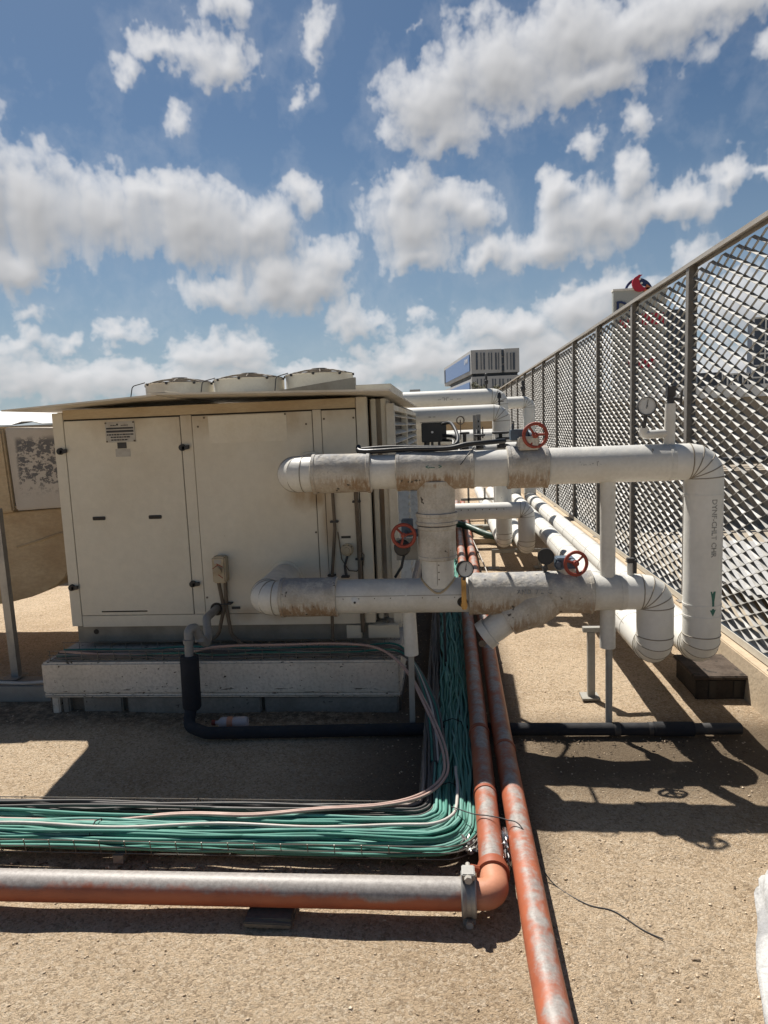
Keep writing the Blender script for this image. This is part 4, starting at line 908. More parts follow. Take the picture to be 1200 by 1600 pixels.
# gauge arm at the elbow
k = MB(); k.cyl((1.0688, YP, ZU + .08), (1.0726, YP, 1.6534), .027, .024, 20); k.tube(bendpath([(1.0688, YP, 1.5126), (0.9473, YP, 1.5077), (0.9473, YP, 1.5417)], .025), .021, 16)
arm = k.build('gauge_arm', WHITE, UP, ang=50)
gauge(UP, (0.957, YP - .02, 1.6457), (-.05, -1, 0), .0435, (0.9473, YP, 1.5368))
k = MB(); k.cyl((1.0726, YP, 1.6534), (1.0726, YP, 1.6874), .016, seg=12); k.obox((1.0726, YP, 1.7108), (.019, 0, 0), (0, .019, 0), (0, 0, .024)); k.cyl((1.0785, YP, 1.6729), (1.1173, YP, 1.6729), .007, seg=8); k.obox((1.1222, YP, 1.6777), (.004, 0, 0), (0, .008, 0), (.002, 0, .036)); k.build('air_vent_valve', BLK2, UP, bevel=.002)
# cables laid over the upper header
drape('black_cable', BLK, .0125, [(-0.4469, 3.460, 1.5028), (-0.4392, 3.430, 1.4815), (-0.3692, 3.400, 1.4776), (-0.1943, 3.400, 1.4815), (0, 3.390, 1.4786), (0.0972, 3.400, 1.4951), (0.1943, 3.420, 1.4999), (0.2915, 3.500, 1.5028)], 'black cable lying along the top of the upper white pipe', 'cable')
drape('black_cable', BLK, .009, [(-0.4275, 3.430, 1.4902), (-0.2915, 3.430, 1.4951), (-0.1166, 3.420, 1.4892), (0.0194, 3.440, 1.4873), (0.0583, 3.520, 1.5223), (0.0291, 3.800, 1.6), (-.02, 4.05, 1.60)], 'thinner black cable leaving the pipe top for the black control box', 'cable')
drape('black_wire', BLK, .0025, [(0.136, 3.400, 1.4815), (0.1069, 3.340, 1.4543), (0.0826, 3.318, 1.4251), (0.0632, 3.312, 1.4008)], 'short black wire end hanging over the upper pipe tee', 'wire')

# ---- lower header
XB = 1.0105
LP = thing('insulated_pipe', (0, YP, 0.3466), 'lower white insulated pipe with the strainer leg and swan neck elbow', 'insulated pipe')
straight(WHITE, (-.9716, 3.893, ZL), (-0.9716, YP + .13, ZL), .086, LP)
gore_elbow(WHITE, (-0.9716, YP, ZL - .002), (0, -1, 0), (1, 0, 0), .125, .0885, LP, n=3)
sleeve('cladding_sleeve', RUSTY, (-0.8793, YP, ZL), (-0.581, YP, ZL), .100, LP, .004, wob=.03, seed=21)
e = straight(WHITE, (-0.5927, YP, ZL), (0.102, YP, ZL), .088, LP, seams=(.53,))
rivets(e, (-0.583, YP, ZL), (0.0583, YP, ZL), .088, 8, (0, -1, .1))
k = MB(); k.lathe((-0.4829, YP - .086, ZL - .008), (0, -1, 0), [(0, .024), (.003, .023), (.006, .014), (.010, .010), (.012, .004)], 20); kb = k.build('test_point', WHITE2, LP, ang=30)
k = MB(); k.lathe((-0.4829, YP - .0975, ZL - .008), (0, -1, 0), [(0, .0065), (.003, .0055)], 10); k.build('plug', BLK2, kb)
sleeve('flange_cover', RUSTY, (0.0874, YP, ZL + .004), (0.7015, YP, ZL + .004), .107, LP, .003, wob=.03, seed=31)
vs, fs = text_mesh('AND  7 2  C', .032); wrap_marks('stencil_lettering', vs, fs, INK, LP, (0.4081, YP, ZL + .004), (1, 0, 0), (0, -1, .28), .1092)
e = straight(WHITE, (0.6898, YP, ZL), (XB - 0.1506, YP, ZL), .089, LP, seams=(.12, .88))
gore_elbow(WHITE2, (XB, YP, ZL), (1, 0, 0), (0, 0, -1), .150, .088, LP, n=4)
gore_elbow(WHITE2, (XB, YP, 0.4389), (0, 0, -1), (0, 1, 0), .150, .088, LP, n=4)
g2 = straight(WHITE2, (XB, YP + .15, 0.4389), (XB, 10.27, .436), .088, LP, seams=[.03 + .079 * i for i in range(12)])
rivets(g2, (XB, YP + .3, 0.4389), (XB, 10.2, .436), .088, 60, (-.8, 0, .6))
gore_elbow(WHITE2, (XB, 10.42, .436), (0, 1, 0), (0, 0, 1), .150, .088, LP)
straight(WHITE2, (XB, 10.42, .55), (XB, 10.42, 1.25), .088, LP)
# strainer leg
s0 = Vector((0.4858, YP - .005, 0.7256)); s1 = Vector((0.2769, YP - .015, 0.6041)); s2 = Vector((0.1146, YP - .02, 0.4846))
k = MB(); k.tube([s0, s0.lerp(s1, .45), s0.lerp(s1, .8), s1], [.108, .116, .094, .086], 36); st = k.build('strainer_body', RUSTY, LP, ang=50)
k = MB(); d = (s2 - s1).normalized(); k.lathe(s1 - d * .02, d, [(0, .06), (.001, .071), (.10, .069), (.125, .068), (.1255, .077), (.165, .077), (.168, .06)], 36); sc_ = k.build('strainer_cap', WHITE, LP, ang=30)
k = MB(); q = s2 - d * .03 + Vector((0, -.066, 0)); k.lathe(q + Vector((.01, 0, 0)), (0, -1, 0), [(0, .018), (.008, .017), (.009, .007), (.010, .006)], 14); k.build('drain_plug', COND, sc_)
# thermowell and gauge
k = MB(); k.lathe((0.0564, YP - .0875, 0.7178), (0, -1, 0), [(0, .026), (.0015, .024)], 20); k.build('probe_hole', GAP, LP)
k = MB(); k.obox((0.0641, YP - .112, 0.768), (.012, 0, 0), (0, .008, 0), (0, 0, .082)); k.obox((0.0641, YP - .1, 0.706), (.016, 0, 0), (0, .014, 0), (0, 0, .012)); k.cyl((0.0641, YP - .115, 0.6867), (0.0641, YP - .115, 0.8519), .0075, seg=12); k.build('brass_thermowell', BRASS, LP, bevel=.003)
gauge(LP, (0.0738, YP - .13, 0.8927), (.30, -1, .05), .040, (0.0641, YP - .115, 0.8373))
# black-cased gauge seen from behind, valve with wheel, shut-off
gauge(LP, (0.4761, YP - .02, 0.9247), (-.2, -1, .1), .040, (0.4732, YP, 0.8373), back=True)
V = MB(); V.cyl((0.583, YP, 0.813), (0.583, YP, 0.8635), .045, .04, 20); vb = V.build('valve_neck', RUSTY, LP, ang=40)
k = MB(); k.obox((0.5713, YP + .01, 0.886), (.046, 0, 0), (0, .04, 0), (0, 0, .030)); k.cyl((0.600, YP, 0.893), (0.6125, YP - .06, 0.898), .02, .015, 16); k.cyl((0.5344, YP - .03, 0.886), (0.5344, YP - .04, 0.886), .022, .02, 20); k.build('gear_box', BLUEG, vb, bevel=.006)
handwheel(vb, (0.6125, 3.345, 0.898), (.25, -1, .08), .0555, t=.0085, rot=1.0)
k = MB(); k.cyl((0.8909, YP, 0.813), (0.8909, YP, 0.881), .017, seg=14); sv = k.build('shut_off_stub', WHITE, LP)
k = MB(); k.obox((0.8909, YP, 0.8927), (.017, 0, 0), (0, .017, 0), (0, 0, .012)); k.obox((0.9075, YP - .012, 0.8635), (.008, 0, 0), (0, .012, 0), (0, 0, .034)); k.build('shut_off_lever', BLK2, sv, bevel=.002)
# butterfly valve wheel on the connecting riser, left side
V = MB(); V.obox((-0.2157, YP + .10, 1.0705), (.030, 0, 0), (0, .03, 0), (0, 0, .045)); V.cyl((-0.1943, YP + .1, 1.0462), (-0.0972, YP + .02, 1.0462), .02, seg=12); V.cyl((-0.2186, YP + .08, 1.0462), (-0.2254, YP - .05, 1.0462), .012, seg=10)
vb = V.build('valve_gear', BLUEG, LP, bevel=.004); handwheel(vb, (-0.2274, YP - .04, 1.0511), (-.05, -1, 0), .056, t=.009, rot=.5)
k = MB(); k.lathe((-0.2429, YP + .12, 0.9636), (-.1, -1, .1), [(0, .03), (.01, .042), (.035, .044), (.045, .038), (.05, .012)], 24); k.tube([(-0.238, YP + .12, 0.9296), (-0.2546, YP + .10, 0.8616), (-0.2915, YP + .12, 0.8033)], .0075, 8); k.build('black_actuator', BLK, LP, ang=30)
k = MB(); k.box(-.285, -.17, YP + 0.1846, YP + .195, 0.881, 1.0); k.build('backing_plate', STRUT, LP)

# ---- pipe stands
S1 = thing('pipe_stand', (-.225, YP, 0), 'slim white sleeved stand below the left end of the lower pipe', 'pipe stand')
k = MB(); k.cyl((-0.2167, YP, 0.6527), (-0.2118, YP, 0.4195), .034, .0365, 24); k.build('foam_sleeve', WHITE, S1)
k = MB(); k.cyl((-0.2137, YP, 0.4341), (-0.2196, YP, -.01), .0205, seg=4); k.v = [Vector(v) for v in k.v]; k.build('leg', STRUT, S1, bevel=.002)
S2 = thing('pipe_stand', (.80, YP, 0), 'tall grey stand holding both white pipes near the elbows', 'pipe stand')
k = MB(); k.cyl((0.7802, YP, 1.3085), (0.7802, YP, 0.8033), .037, seg=28); k.build('upper_sleeve', WHITE, S2)
k = MB(); k.cyl((0.7802, YP, 0.6673), (0.7802, YP, 0.4487), .037, .0385, 28); k.build('lower_sleeve', WHITE, S2)
k = MB(); k.tube([(0.787, YP, 0.4632), (0.787, YP, 0)], .0175, 16); k.build('leg', STRUT, S2)
S3 = thing('bracket_stand', (.79, 3.9, 0), 'short steel channel stand behind the tall pipe stand', 'pipe stand')
k = MB(); k.box(.772, .812, 3.86, 3.90, 0, .385); k.build('leg', STRUT, S3, bevel=.002)
k = MB(); k.box(.745, .93, 3.86, 3.90, .387, .415); k.build('cross_arm', STRUT, S3, bevel=.002)
k = MB(); k.box(.735, .835, 3.83, 3.93, -.005, .006); k.build('foot_plate', STRUT, S3)

# ================================================================ SECOND SET OF PIPES
def pipe_run(label, corners, r, R, z0=0, mats=WHITE2, seamstep=0):
    c0 = Vector(corners[0]); T = thing('insulated_pipe', (c0.x, c0.y, 0), label, 'insulated pipe', 'white insulated pipes of the second unit')
    C = [Vector(c) for c in corners]
    for i in range(len(C) - 1):
        d = (C[i + 1] - C[i]).normalized(); a = C[i] + d * (R if i else 0); b = C[i + 1] - d * (R if i < len(C) - 2 else 0)
        L = (b - a).length; straight(mats, a, b, r, T, seams=[t / 6 for t in range(1, 6)] if L > 2 else ())
        if i < len(C) - 2: gore_elbow(mats, C[i + 1], d, (C[i + 2] - C[i + 1]).normalized(), R, r, T)
    return T
p = pipe_run('white pipe with domed elbow dropping behind the upper header', [(-.55, 7.3, 1.695), (.585, 7.3, 1.695), (.585, 7.3, .33), (.585, 13, .33)], .086, .18)
k = MB(); k.cyl((.56, 7.3, 1.77), (.56, 7.3, 1.84), .010, seg=10); k.lathe((.56, 7.3, 1.84), (0, 0, 1), [(0, .010), (.005, .022), (.035, .020), (.06, .014), (.065, .007)], 16); k.obox((.575, 7.3, 1.81), (.03, 0, 0), (0, .006, 0), (0, 0, .005)); k.build('air_vent', BLK2, p)
k = MB(); vs, fs = text_mesh('-- "H" --   ---', .05); wrap_marks('stencil_marks', vs, fs, INK, p, (-.10, 7.3, 1.70), (1, 0, 0), (0, -1, -.5), .0868)
p = pipe_run('white pipe crossing highest behind the louvres with a black vent', [(-.55, 8.5, 1.905), (.66, 8.5, 1.905), (.66, 8.5, .6)], .098, .20)
k = MB(); k.cyl((.50, 8.5, 1.98), (.50, 8.5, 2.05), .012, seg=10); k.lathe((.50, 8.5, 2.05), (0, 0, 1), [(0, .010), (.01, .022), (.05, .024), (.055, .014), (.10, .014), (.105, .018), (.13, .016), (.14, .006)], 16); k.build('air_vent', BLK2, p)
k = MB(); vs, fs = text_mesh('-- "H" --   ---', .055); wrap_marks('stencil_marks', vs, fs, INK, p, (.05, 8.5, 1.905), (1, 0, 0), (0, -1, -.1), .0988)
p = pipe_run('white pipe with segmented elbow under the upper header', [(-.1, 7.1, .685), (.80, 7.1, .685), (.80, 7.1, .30), (.80, 13, .30)], .086, .135)
rivets(p, (-.05, 7.1, .69), (.6, 7.1, .69), .086, 9, (0, -1, .25), .006)
k = MB(); k.cyl((1.15, 10.42, 1.96), (1.15, 10.42, 2.03), .014, seg=10); k.lathe((1.15, 10.42, 2.03), (0, 0, 1), [(0, .014), (.01, .034), (.07, .036), (.075, .02), (.12, .02), (.125, .028), (.16, .02)], 16); k.build('air_vent', BLK2, UP)
p = pipe_run('far short white pipe behind the grey strut', [(-.2, 9.4, 1.40), (.9, 9.4, 1.40), (.9, 9.4, .9)], .085, .13)
# valves with flat black hand levers on the second header
p = thing('valve_header', (.35, 6.2, 0), 'row of grey valves with flat black handles behind the upper pipe', 'valve header')
k = MB(); k.cyl((-.25, 6.2, 1.33), (.66, 6.2, 1.34), .075, seg=28); k.build('header_pipe', WHITE2, p)
for x, z, w_ in ((.475, 1.492, .075), (.50, 1.44, .068), (.29, 1.475, .05), (.16, 1.50, .045)):
    k = MB(); k.lathe((x, 6.12, z), (.0, .0, 1), [(0, w_ * .8), (.004, w_), (.018, w_), (.022, w_ * .8)], 20); k.cyl((x, 6.12, 1.37), (x, 6.12, z), .016, seg=10); k.cyl((x, 6.12, 1.37), (x, 6.12, 1.40), .035, seg=12); k.build('valve_handle', BLK2, p, ang=30)
k = MB(); k.cyl((.32, 6.12, 1.46), (.32, 6.12, 1.56), .006, seg=8); k.torus((.13, 6.3, 1.625), (.3, -1, 0), .035, .006, 20, 6); k.cyl((.13, 6.3, 1.45), (.13, 6.3, 1.63), .005, seg=8); k.build('small_wheel', COND, p)
stt = thing('strut_post', (.25, 6.2, 1.3), 'grey slotted steel strut standing behind the upper pipe tee', 'post')
k = MB(); k.box(.240, .266, 6.2, 6.24, 1.38, 1.665); k.box(.268, .308, 6.2, 6.204, 1.38, 1.67); k.build('channel', STRUT, stt, bevel=.002)
k = MB(); [k.box(.283, .293, 6.197, 6.1995, z, z + .018) for z in [1.42 + .045 * i for i in range(5)]]; k.build('slots', GAP, stt)
# black control box on two legs
cb = thing('control_box', (-.07, 4.2, 0), 'square black control box on two dark legs above the upper pipe', 'control box')
a = aY(658, 661, 4.2); b2 = aY(698, 690, 4.2); k = MB(); k.box(a.x, b2.x, 4.2, 4.30, b2.z, a.z); k.build('box', BLK, cb, bevel=.004)
k = MB(); k.cyl((a.x + .066, 4.193, 1.552), (a.x + .066, 4.199, 1.552), .007, seg=12); k.build('indicator_lamp', DIAL, cb)
k = MB(); k.box(a.x - .006, b2.x + .006, 4.19, 4.31, a.z + .001, a.z + .006); k.build('lid', STRUT, cb)
for x in (a.x + .055, a.x + .098): k = MB(); k.box(x, x + .016, 4.24, 4.26, .0, b2.z - .001); k.build('leg', BLK2, cb)
k = MB(); k.cyl((a.x + .03, 4.22, 1.44), (a.x + .03, 4.22, 1.491), .018, seg=10); k.tube(bendpath([(b2.x - .02, 4.2, 1.53), (b2.x + .06, 4.15, 1.52), (b2.x + .08, 4.1, 1.42), (b2.x - .02, 3.9, 1.45)], .05), .010, 8); k.tube(bendpath([(b2.x - .02, 4.2, 1.50), (b2.x + .04, 4.1, 1.50), (b2.x + .03, 4.0, 1.43), (b2.x - .08, 3.8, 1.46)], .04), .008, 8); k.build('cable_loop', BLK, cb)

# second air unit, only its right edge shows between the louvres and the pipes
U2 = thing('rooftop_air_unit', (-1.4, 8.9, 0), 'second beige air unit half hidden behind the black control box', 'air unit')
k = MB(); k.box(-2.3, -.30, 8.95, 12, .45, 1.78); k.build('cabinet', LOUV, U2, bevel=.004)
for y0 in (9.1, 10.5):
    k = MB(); z = .5
    while z < 1.7: k.obox((-.285, y0 + .6, z), (.02, 0, -.018), (0, .6, 0), (.001, 0, .0012)); z += .07
    k.build('louvre_blades', LOUV, U2)
k = MB(); k.box(-.30, -.20, 8.9, 8.945, .45, 1.72); k.build('side_flange', LOUV, U2)
k = MB(); k.box(-2.35, -.28, 8.9, 12.2, 0, .3); k.build('base', CONC, U2)
# roof service lines beyond: tray, planks, dark green hose
drape('green_hose', DGRN, .045, [(-.1, 9.6, .22), (.2, 9.4, .20), (.5, 9.05, .12), (.8, 8.8, .08)], 'dark green hose crossing the far orange pipes', 'hose')
for i, (y, z) in enumerate(((9.0, .03), (10.2, .03), (11.2, .12))):
    k = MB(); k.box(.30, .62, y, y + .12, z - .03, z + .04); tag(k.build('plank', (CURB, STRUT, CURB)[i], bevel=.005), ('nearest pale plank under the far pipes', 'grey plank in the middle of the far pipe run', 'farthest raised pale plank behind the green hose')[i], 'plank')
fr = thing('cable_ladder', (.33, 10.5, 0), 'grey steel ladder rack standing on the roof beyond the green hose', 'ladder rack')
k = MB(); k.box(.30, .33, 10.6, 10.64, 0, .6); k.box(.55, .58, 10.6, 10.64, 0, .6); k.box(.20, .8, 10.6, 10.63, .40, .44); k.box(.20, .8, 10.6, 10.63, .22, .25); k.build('frame', STRUT, fr)
drape('cord', GRYL, .006, [(.27, 9.2, .15), (.30, 8.6, .12), (.36, 7.8, .05), (.385, 7.2, .03), (.40, 6.6, .01), (.39, 5.9, .01)], 'pale cord trailing beside the far end of the long orange pipe', 'cord')
# low support bars under the white ground pipes
for y in (7.45, 9.2): 
    s_ = thing('pipe_rack', (.95, y, 0), 'low steel rack under the white ground pipes, %s' % ('just behind the lower elbows' if y < 8 else 'the far one by the green hose'), 'pipe rack', 'racks under the ground pipes')
    k = MB(); k.box(.46, 1.5, y, y + .04, .17, .21); k.build('cross_bar', STRUT, s_, bevel=.003)
    for x in (.48, .98, 1.46): k = MB(); k.box(x - .02, x + .02, y, y + .04, .0, .169); k.box(x - .06, x + .06, y - .04, y + .08, -.004, .006); k.build('leg', STRUT, s_)
# far beige wall / plant room and long white ducts in the distance
k = MB(); k.box(-3, 1.62, 24, 28, 0, 1.95); tag(k.build('plant_room_wall', DUCTL), 'distant tan plant room wall seen between the white pipes', 'wall')
k = MB(); k.cyl((-3, 18, 1.28), (1.5, 18, 1.28), .14, seg=24); tag(k.build('insulated_pipe', WHITE2), 'distant white pipe running in front of the tan wall', 'insulated pipe')

# ================================================================ LEFT SIDE: duct, post, channel, corrugated roof
DU = thing('air_duct', (-2.35, 4.20, 1.159), 'weathered tan elbow duct joined to the left side of the air unit', 'duct')
k = MB(); k.prism([(-2.345, 4.220, 1.668), (-2.345, 4.220, 1.164), (-2.834, 4.220, 1.143), (-2.855, 4.220, 1.689)], (0, 1.35, 0)); k.build('peeling_panel', PEEL, DU, bevel=.01)
k = MB(); k.prism([(-2.858, 4.200, 1.694), (-2.837, 4.200, 1.138), (-3.885, 4.200, 1.075), (-3.885, 4.200, 1.694)], (0, 1.40, 0)); k.build('duct_flange', DUCTL, DU, bevel=.012)
pr_ = [(-2.345, 1.157), (-2.345, 0.897), (-2.476, 0.824), (-2.513, 0.750), (-2.560, 0.687), (-2.623, 0.635), (-2.707, 0.590), (-2.812, 0.553), (-2.938, 0.525), (-3.095, 0.498), (-3.253, 0.477), (-4.092, 0.467), (-4.092, 1.065), (-2.854, 1.133)]
k = MB(); k.prism([(x, 4.26, z) for x, z in pr_], (0, 1.3, 0)); el_ = k.build('duct_elbow', DUCTL, DU, ang=25, bevel=.006)
k = MB(); k.tube([(-2.875, 4.256, 0.897), (-2.728, 4.252, 0.934), (-2.571, 4.250, 0.981), (-2.350, 4.250, 1.018)], .006, 8); k.tube([(-2.855, 4.230, 1.170), (-2.645, 4.230, 1.176), (-2.477, 4.230, 1.185)], .008, 8); k.build('taped_seam', CORN, el_)
PO = thing('angle_post', (-2.85, 3.97, 0), 'leaning grey steel angle post at the left edge below the duct', 'post')
k = MB(); k.prism([(-2.80, 3.93, 1.19), (-2.752, 3.93, 1.19), (-2.752, 3.97, 1.19), (-2.758, 3.97, 1.19), (-2.758, 3.936, 1.19), (-2.80, 3.936, 1.19)], (-.03, .06, -1.14)); k.build('leg', STEEL, PO)
k = MB(); k.box(-2.87, -2.76, 3.93, 4.06, .092, .098); k.build('foot_plate', STEEL, PO)
CH = MB(); CH.box(-3.6, -2.43, 3.84, 3.848, -.01, .088); CH.box(-3.6, -2.43, 3.849, 4.02, .080, .088); tag(CH.build('steel_channel', STEEL, bevel=.002), 'grey steel channel lying on the roof at the left of the plinth', 'channel')
drape('hose', GRYL, .011, [(-3.3, 3.9, .10), (-2.9, 3.88, .102), (-2.65, 3.87, .10), (-2.5, 3.90, .11), (-2.43, 3.98, .15)], 'grey hose resting on the steel channel left of the plinth', 'hose')
CR = thing('corrugated_roof', (-7.2, 8.0, 0), 'pale corrugated shed roof above the left duct', 'roof')
k = MB(); n = 46; vs = []; 
for i in range(n + 1):
    x = -10 + 6.0 * i / n; hgt = .035 if i % 4 in (1, 2) else 0
    for y, z in ((8.0, 1.80), (10.8, 2.07)): vs += [(x, y, z + hgt)]
    for y, z in ((8.0, 1.79), (10.8, 2.06)): vs += [(x, y, z + hgt)]
fs = []
for i in range(n):
    a = i * 4; b_ = a + 4; fs += [(a, a + 1, b_ + 1, b_), (a + 2, b_ + 2, b_ + 3, a + 3), (a, b_, b_ + 2, a + 2), (a + 1, a + 3, b_ + 3, b_ + 1)]
fs += [(0, 2, 3, 1), (n * 4, n * 4 + 1, n * 4 + 3, n * 4 + 2)]
k.add(vs, fs); k.build('sheet', PALEROOF, CR, ang=20)
k = MB(); k.box(-10, -4.05, 8.05, 10.7, 0, 1.75); k.build('wall', LOUV, CR)
k = MB(); k.box(-10, -4.0, 7.98, 8.0, 1.70, 1.785); k.build('fascia', SKIRT, CR)

# ================================================================ RIGHT FOREGROUND: pale wrapped lump at the frame edge
RK = MB(); RK.sphere((0, 0, 0), 1.0, 34); out = []
WH = wmat('whitewashed_concrete', (.50, .50, .49), (.27, .27, .28), .9, 7, .85, bs=30, bd=.010, fine=.5)
for v in RK.v:
    q = Vector((math.copysign(abs(v.x) ** .45, v.x), math.copysign(abs(v.y) ** .45, v.y), math.copysign(abs(v.z) ** .45, v.z)))
    k_ = 1 + .12 * mnoise.noise(q * 1.8 + Vector((4, 0, 0))) + .09 * mnoise.noise(q * 4.5) + .03 * mnoise.noise(q * 13)
    yy = 1.62 + q.y * .62 * k_; out.append(Vector((1.215 + (yy - 2.28) * .36 + q.x * .21 * k_, yy, .03 + q.z * .115 * k_)))
RK.v = out; tag(RK.build('whitewashed_block', WH, ang=70), 'rough whitewashed concrete lump cut by the right edge of the picture', 'block')

# ================================================================ BEYOND THE ROOF
m = MB(); m.box(2.9, 40, -6, 46, -14, -.75); m.build('neighbour_roof', wmat('neighbour_roof', (.36, .31, .24), (.24, .205, .16), .6, .6, .9), kind='structure')
PW = wmat('parapet_paint', (.72, .71, .68), (.5, .48, .44), .5, 1, .6); BRW = wmat('brown_parapet', (.30, .25, .19), (.21, .18, .14), .6, 1, .8)
t = thing('parapet_wall', (14, 22, -.75), 'long brown parapet with a white coping beyond the mesh fence', 'wall')
k = MB(); k.box(3.2, 34, 22, 22.4, -.75, 2.05); k.build('wall', BRW, t)
k = MB(); k.box(3.1, 34.1, 21.9, 22.5, 2.053, 2.42); k.build('coping', PW, t)
t = thing('roof_pipe', (8, 12, -.7), 'black pipe run on the lower roof beyond the fence', 'pipe')
for i in range(3):
    k = MB(); k.cyl((3.5, 14.5 + i * .5, .62 - i * .05), (16, 15.5 + i * .5, .62 - i * .05), .07, seg=12); k.build('pipe', BLK2, t)
k = MB(); k.box(3.5, 14, 14.7, 16.9, -.75, .40); k.build('trough', BRW, t)
k = MB(); vs = []; n = 30
for i in range(n + 1):
    for j in range(9):
        x = 3.4 + i * .28; y = 7.0 + j * .5; vs.append((x, y, -.45 + .16 * mnoise.noise(Vector((x * 1.3, y * 2.2, 0))) + .07 * mnoise.noise(Vector((x * 5, y * 6, 1)))))
k.add(vs, [(i * 9 + j, i * 9 + j + 1, i * 9 + j + 10, i * 9 + j + 9) for i in range(n) for j in range(8)])
k.add([(v[0], v[1], v[2] - .02) for v in vs], [(i * 9 + j, i * 9 + j + 9, i * 9 + j + 10, i * 9 + j + 1) for i in range(n) for j in range(8)])
tag(k.build('plastic_sheeting', wmat('grey_sheeting', (.48, .47, .45), (.30, .29, .28), .5, 2, .3), ang=40), 'crumpled grey plastic sheeting on the lower roof beyond the fence', 'sheeting')
k = MB(); k.box(2.9, 12, 5.2, 5.9, -.75, -.25); tag(k.build('sand_heap_curb', CURB, bevel=.05), 'sand coloured low wall on the neighbouring roof beyond the fence', 'wall')

# office block straight ahead
GL = bpy.data.materials.new('office_glass'); GL.use_nodes = True; q = GL.node_tree.nodes['Principled BSDF']; q.inputs['Base Color'].default_value = (.10, .19, .40, 1); q.inputs['Roughness'].default_value = .35; q.inputs['Specular IOR Level'].default_value = .4
OW = wmat('office_cladding', (.44, .435, .43), (.29, .285, .28), .3, .1, .7); OD = wmat('office_dark_glazing', (.055, .07, .10), (.03, .04, .05), .4, .2, .4); ODK = wmat('office_shadow_gap', (.04, .045, .05), None, .2, .2, .7)
def A4(px, py): return aY(px, py, 400)
O = thing('office_building', (18, 400, -14), 'grey office block with blue glass flank and slit windows straight ahead', 'building')
def front(px0, px1, zt, zb, nm='wall', mat=OW, y0=400, y1=440, par=O):
    x0 = A4(px0, 560).x; x1 = A4(px1, 560).x; k = MB(); k.box(x0, x1, y0, y1, zb, zt); return k.build(nm, mat, par)
zT = A4(760, 546).z; zM = A4(760, 583).z; zM2 = A4(760, 588).z; zB = -14
xc = A4(737, 560).x; xr = A4(797, 560).x; xe = A4(811.5, 560).x
k = MB(); k.box(xc, A4(783.5, 560).x, 400, 430, zM, zT); k.box(A4(788, 560).x, xe, 400, 430, zM, zT); k.box(A4(783.5, 560).x, A4(788, 560).x, 402, 430, zM, zT); k.build('upper_wall', OW, O)
k = MB(); k.box(xc + .3, xe - 1, 401, 430, zM2, zM - .01); k.build('recessed_floor', ODK, O)
k = MB(); k.box(xc - .3, A4(813, 560).x, 399, 430, zB, zM2 - .01); k.build('lower_wall', OW, O)
# left flank: recedes to the left and back
xl = A4(694, 560).x; Yl = 520
def flank(t, y_off=0): return (xc + (aY(694, 560, Yl).x - xc) * t, 400 + (Yl - 400) * t)
def flankquad(t0, t1, z0, z1, nm, mat, out=0.0):
    (xa, ya), (xb, yb) = flank(t0), flank(t1); k = MB(); k.prism([(xa - out, ya - out * .15, z0), (xb - out, yb - out * .15, z0), (xb - out, yb - out * .15, z1), (xa - out, ya - out * .15, z1)], (6, 8, 0)); return k.build(nm, mat, O)
flankquad(.0, 1, zM, zT, 'flank_wall', OW, .3); gl1 = flankquad(.03, .90, zM + 1.9, zT - 2.0, 'blue_glass_wall', GL, .8)
flankquad(.0, 1, zB, zM2 - 1, 'flank_wall', OW, .3); flankquad(.04, .9, zB + 1, zM2 - 2.6, 'blue_glass_wall', GL, .8)
flankquad(.915, .97, zM + 1.9, zT - 2.0, 'corner_window', OD, .8); flankquad(.0, .8, zM2 - 1, zM, 'recessed_floor', ODK, -1)
# slit windows
for px, wd in ((745, 3.4), (751.7, 1.6), (756.5, 2.6), (764, 1.7), (768.2, 1.9), (775, 2.6), (779.2, 1.5), (792.5, 1.6), (798.2, 1.8), (803, 3.6)):
    a = A4(px - wd / 2, 551); b_ = A4(px + wd / 2, 577.5); k = MB(); k.box(a.x, b_.x, 399.6, 400.4, b_.z, a.z); k.build('slit_window', OD, O)
for px, wd in ((746, 1.6), (752, 2), (757, 2), (770, 2), (774, 1.8), (781, 2), (786, 2.2), (793.5, 1.8), (797.5, 1.8), (803, 1.5)):
    a = A4(px - wd / 2, 592); b_ = A4(px + wd / 2, 614); k = MB(); k.box(a.x, b_.x, 398.7, 399.4, b_.z, a.z); k.build('slit_window', OD, O)
k = MB(); 
for i in range(3): k.box(A4(784, 560).x, A4(787.5, 560).x, 401.2, 401.9, zM + 1.0 + i * 4.2, zM + 4.2 + i * 4.2)
k.build('stair_windows', OD, O)
vs, fs = text_mesh('//W', 3.2); k = MB(); (xa, ya) = flank(.12); dv = Vector((flank(1)[0] - xc, Yl - 400, 0)).normalized()
k.add([Vector((xa, ya, 0)) - dv * v.x * 2.6 + Vector((-1.0, -.4, zT - 5.2 + v.y * 1.2)) for v in vs], fs); k.build('sign_letters', PW, O)
# roof top box on the horizon at the left of the office block
t = thing('distant_building', (-17, 400, -14), 'low grey building on the horizon left of the office block', 'building')
a = aY(640, 606, 400); b_ = aY(656, 606, 400); k = MB(); k.box(a.x, b_.x, 400, 410, -14, aY(648, 608.5, 400).z); k.build('upper_block', OW, t)
k = MB(); k.box(aY(633, 612, 400).x, aY(664, 612, 400).x, 401, 412, -14.1, aY(648, 612, 400).z); k.build('lower_block', OW, t)

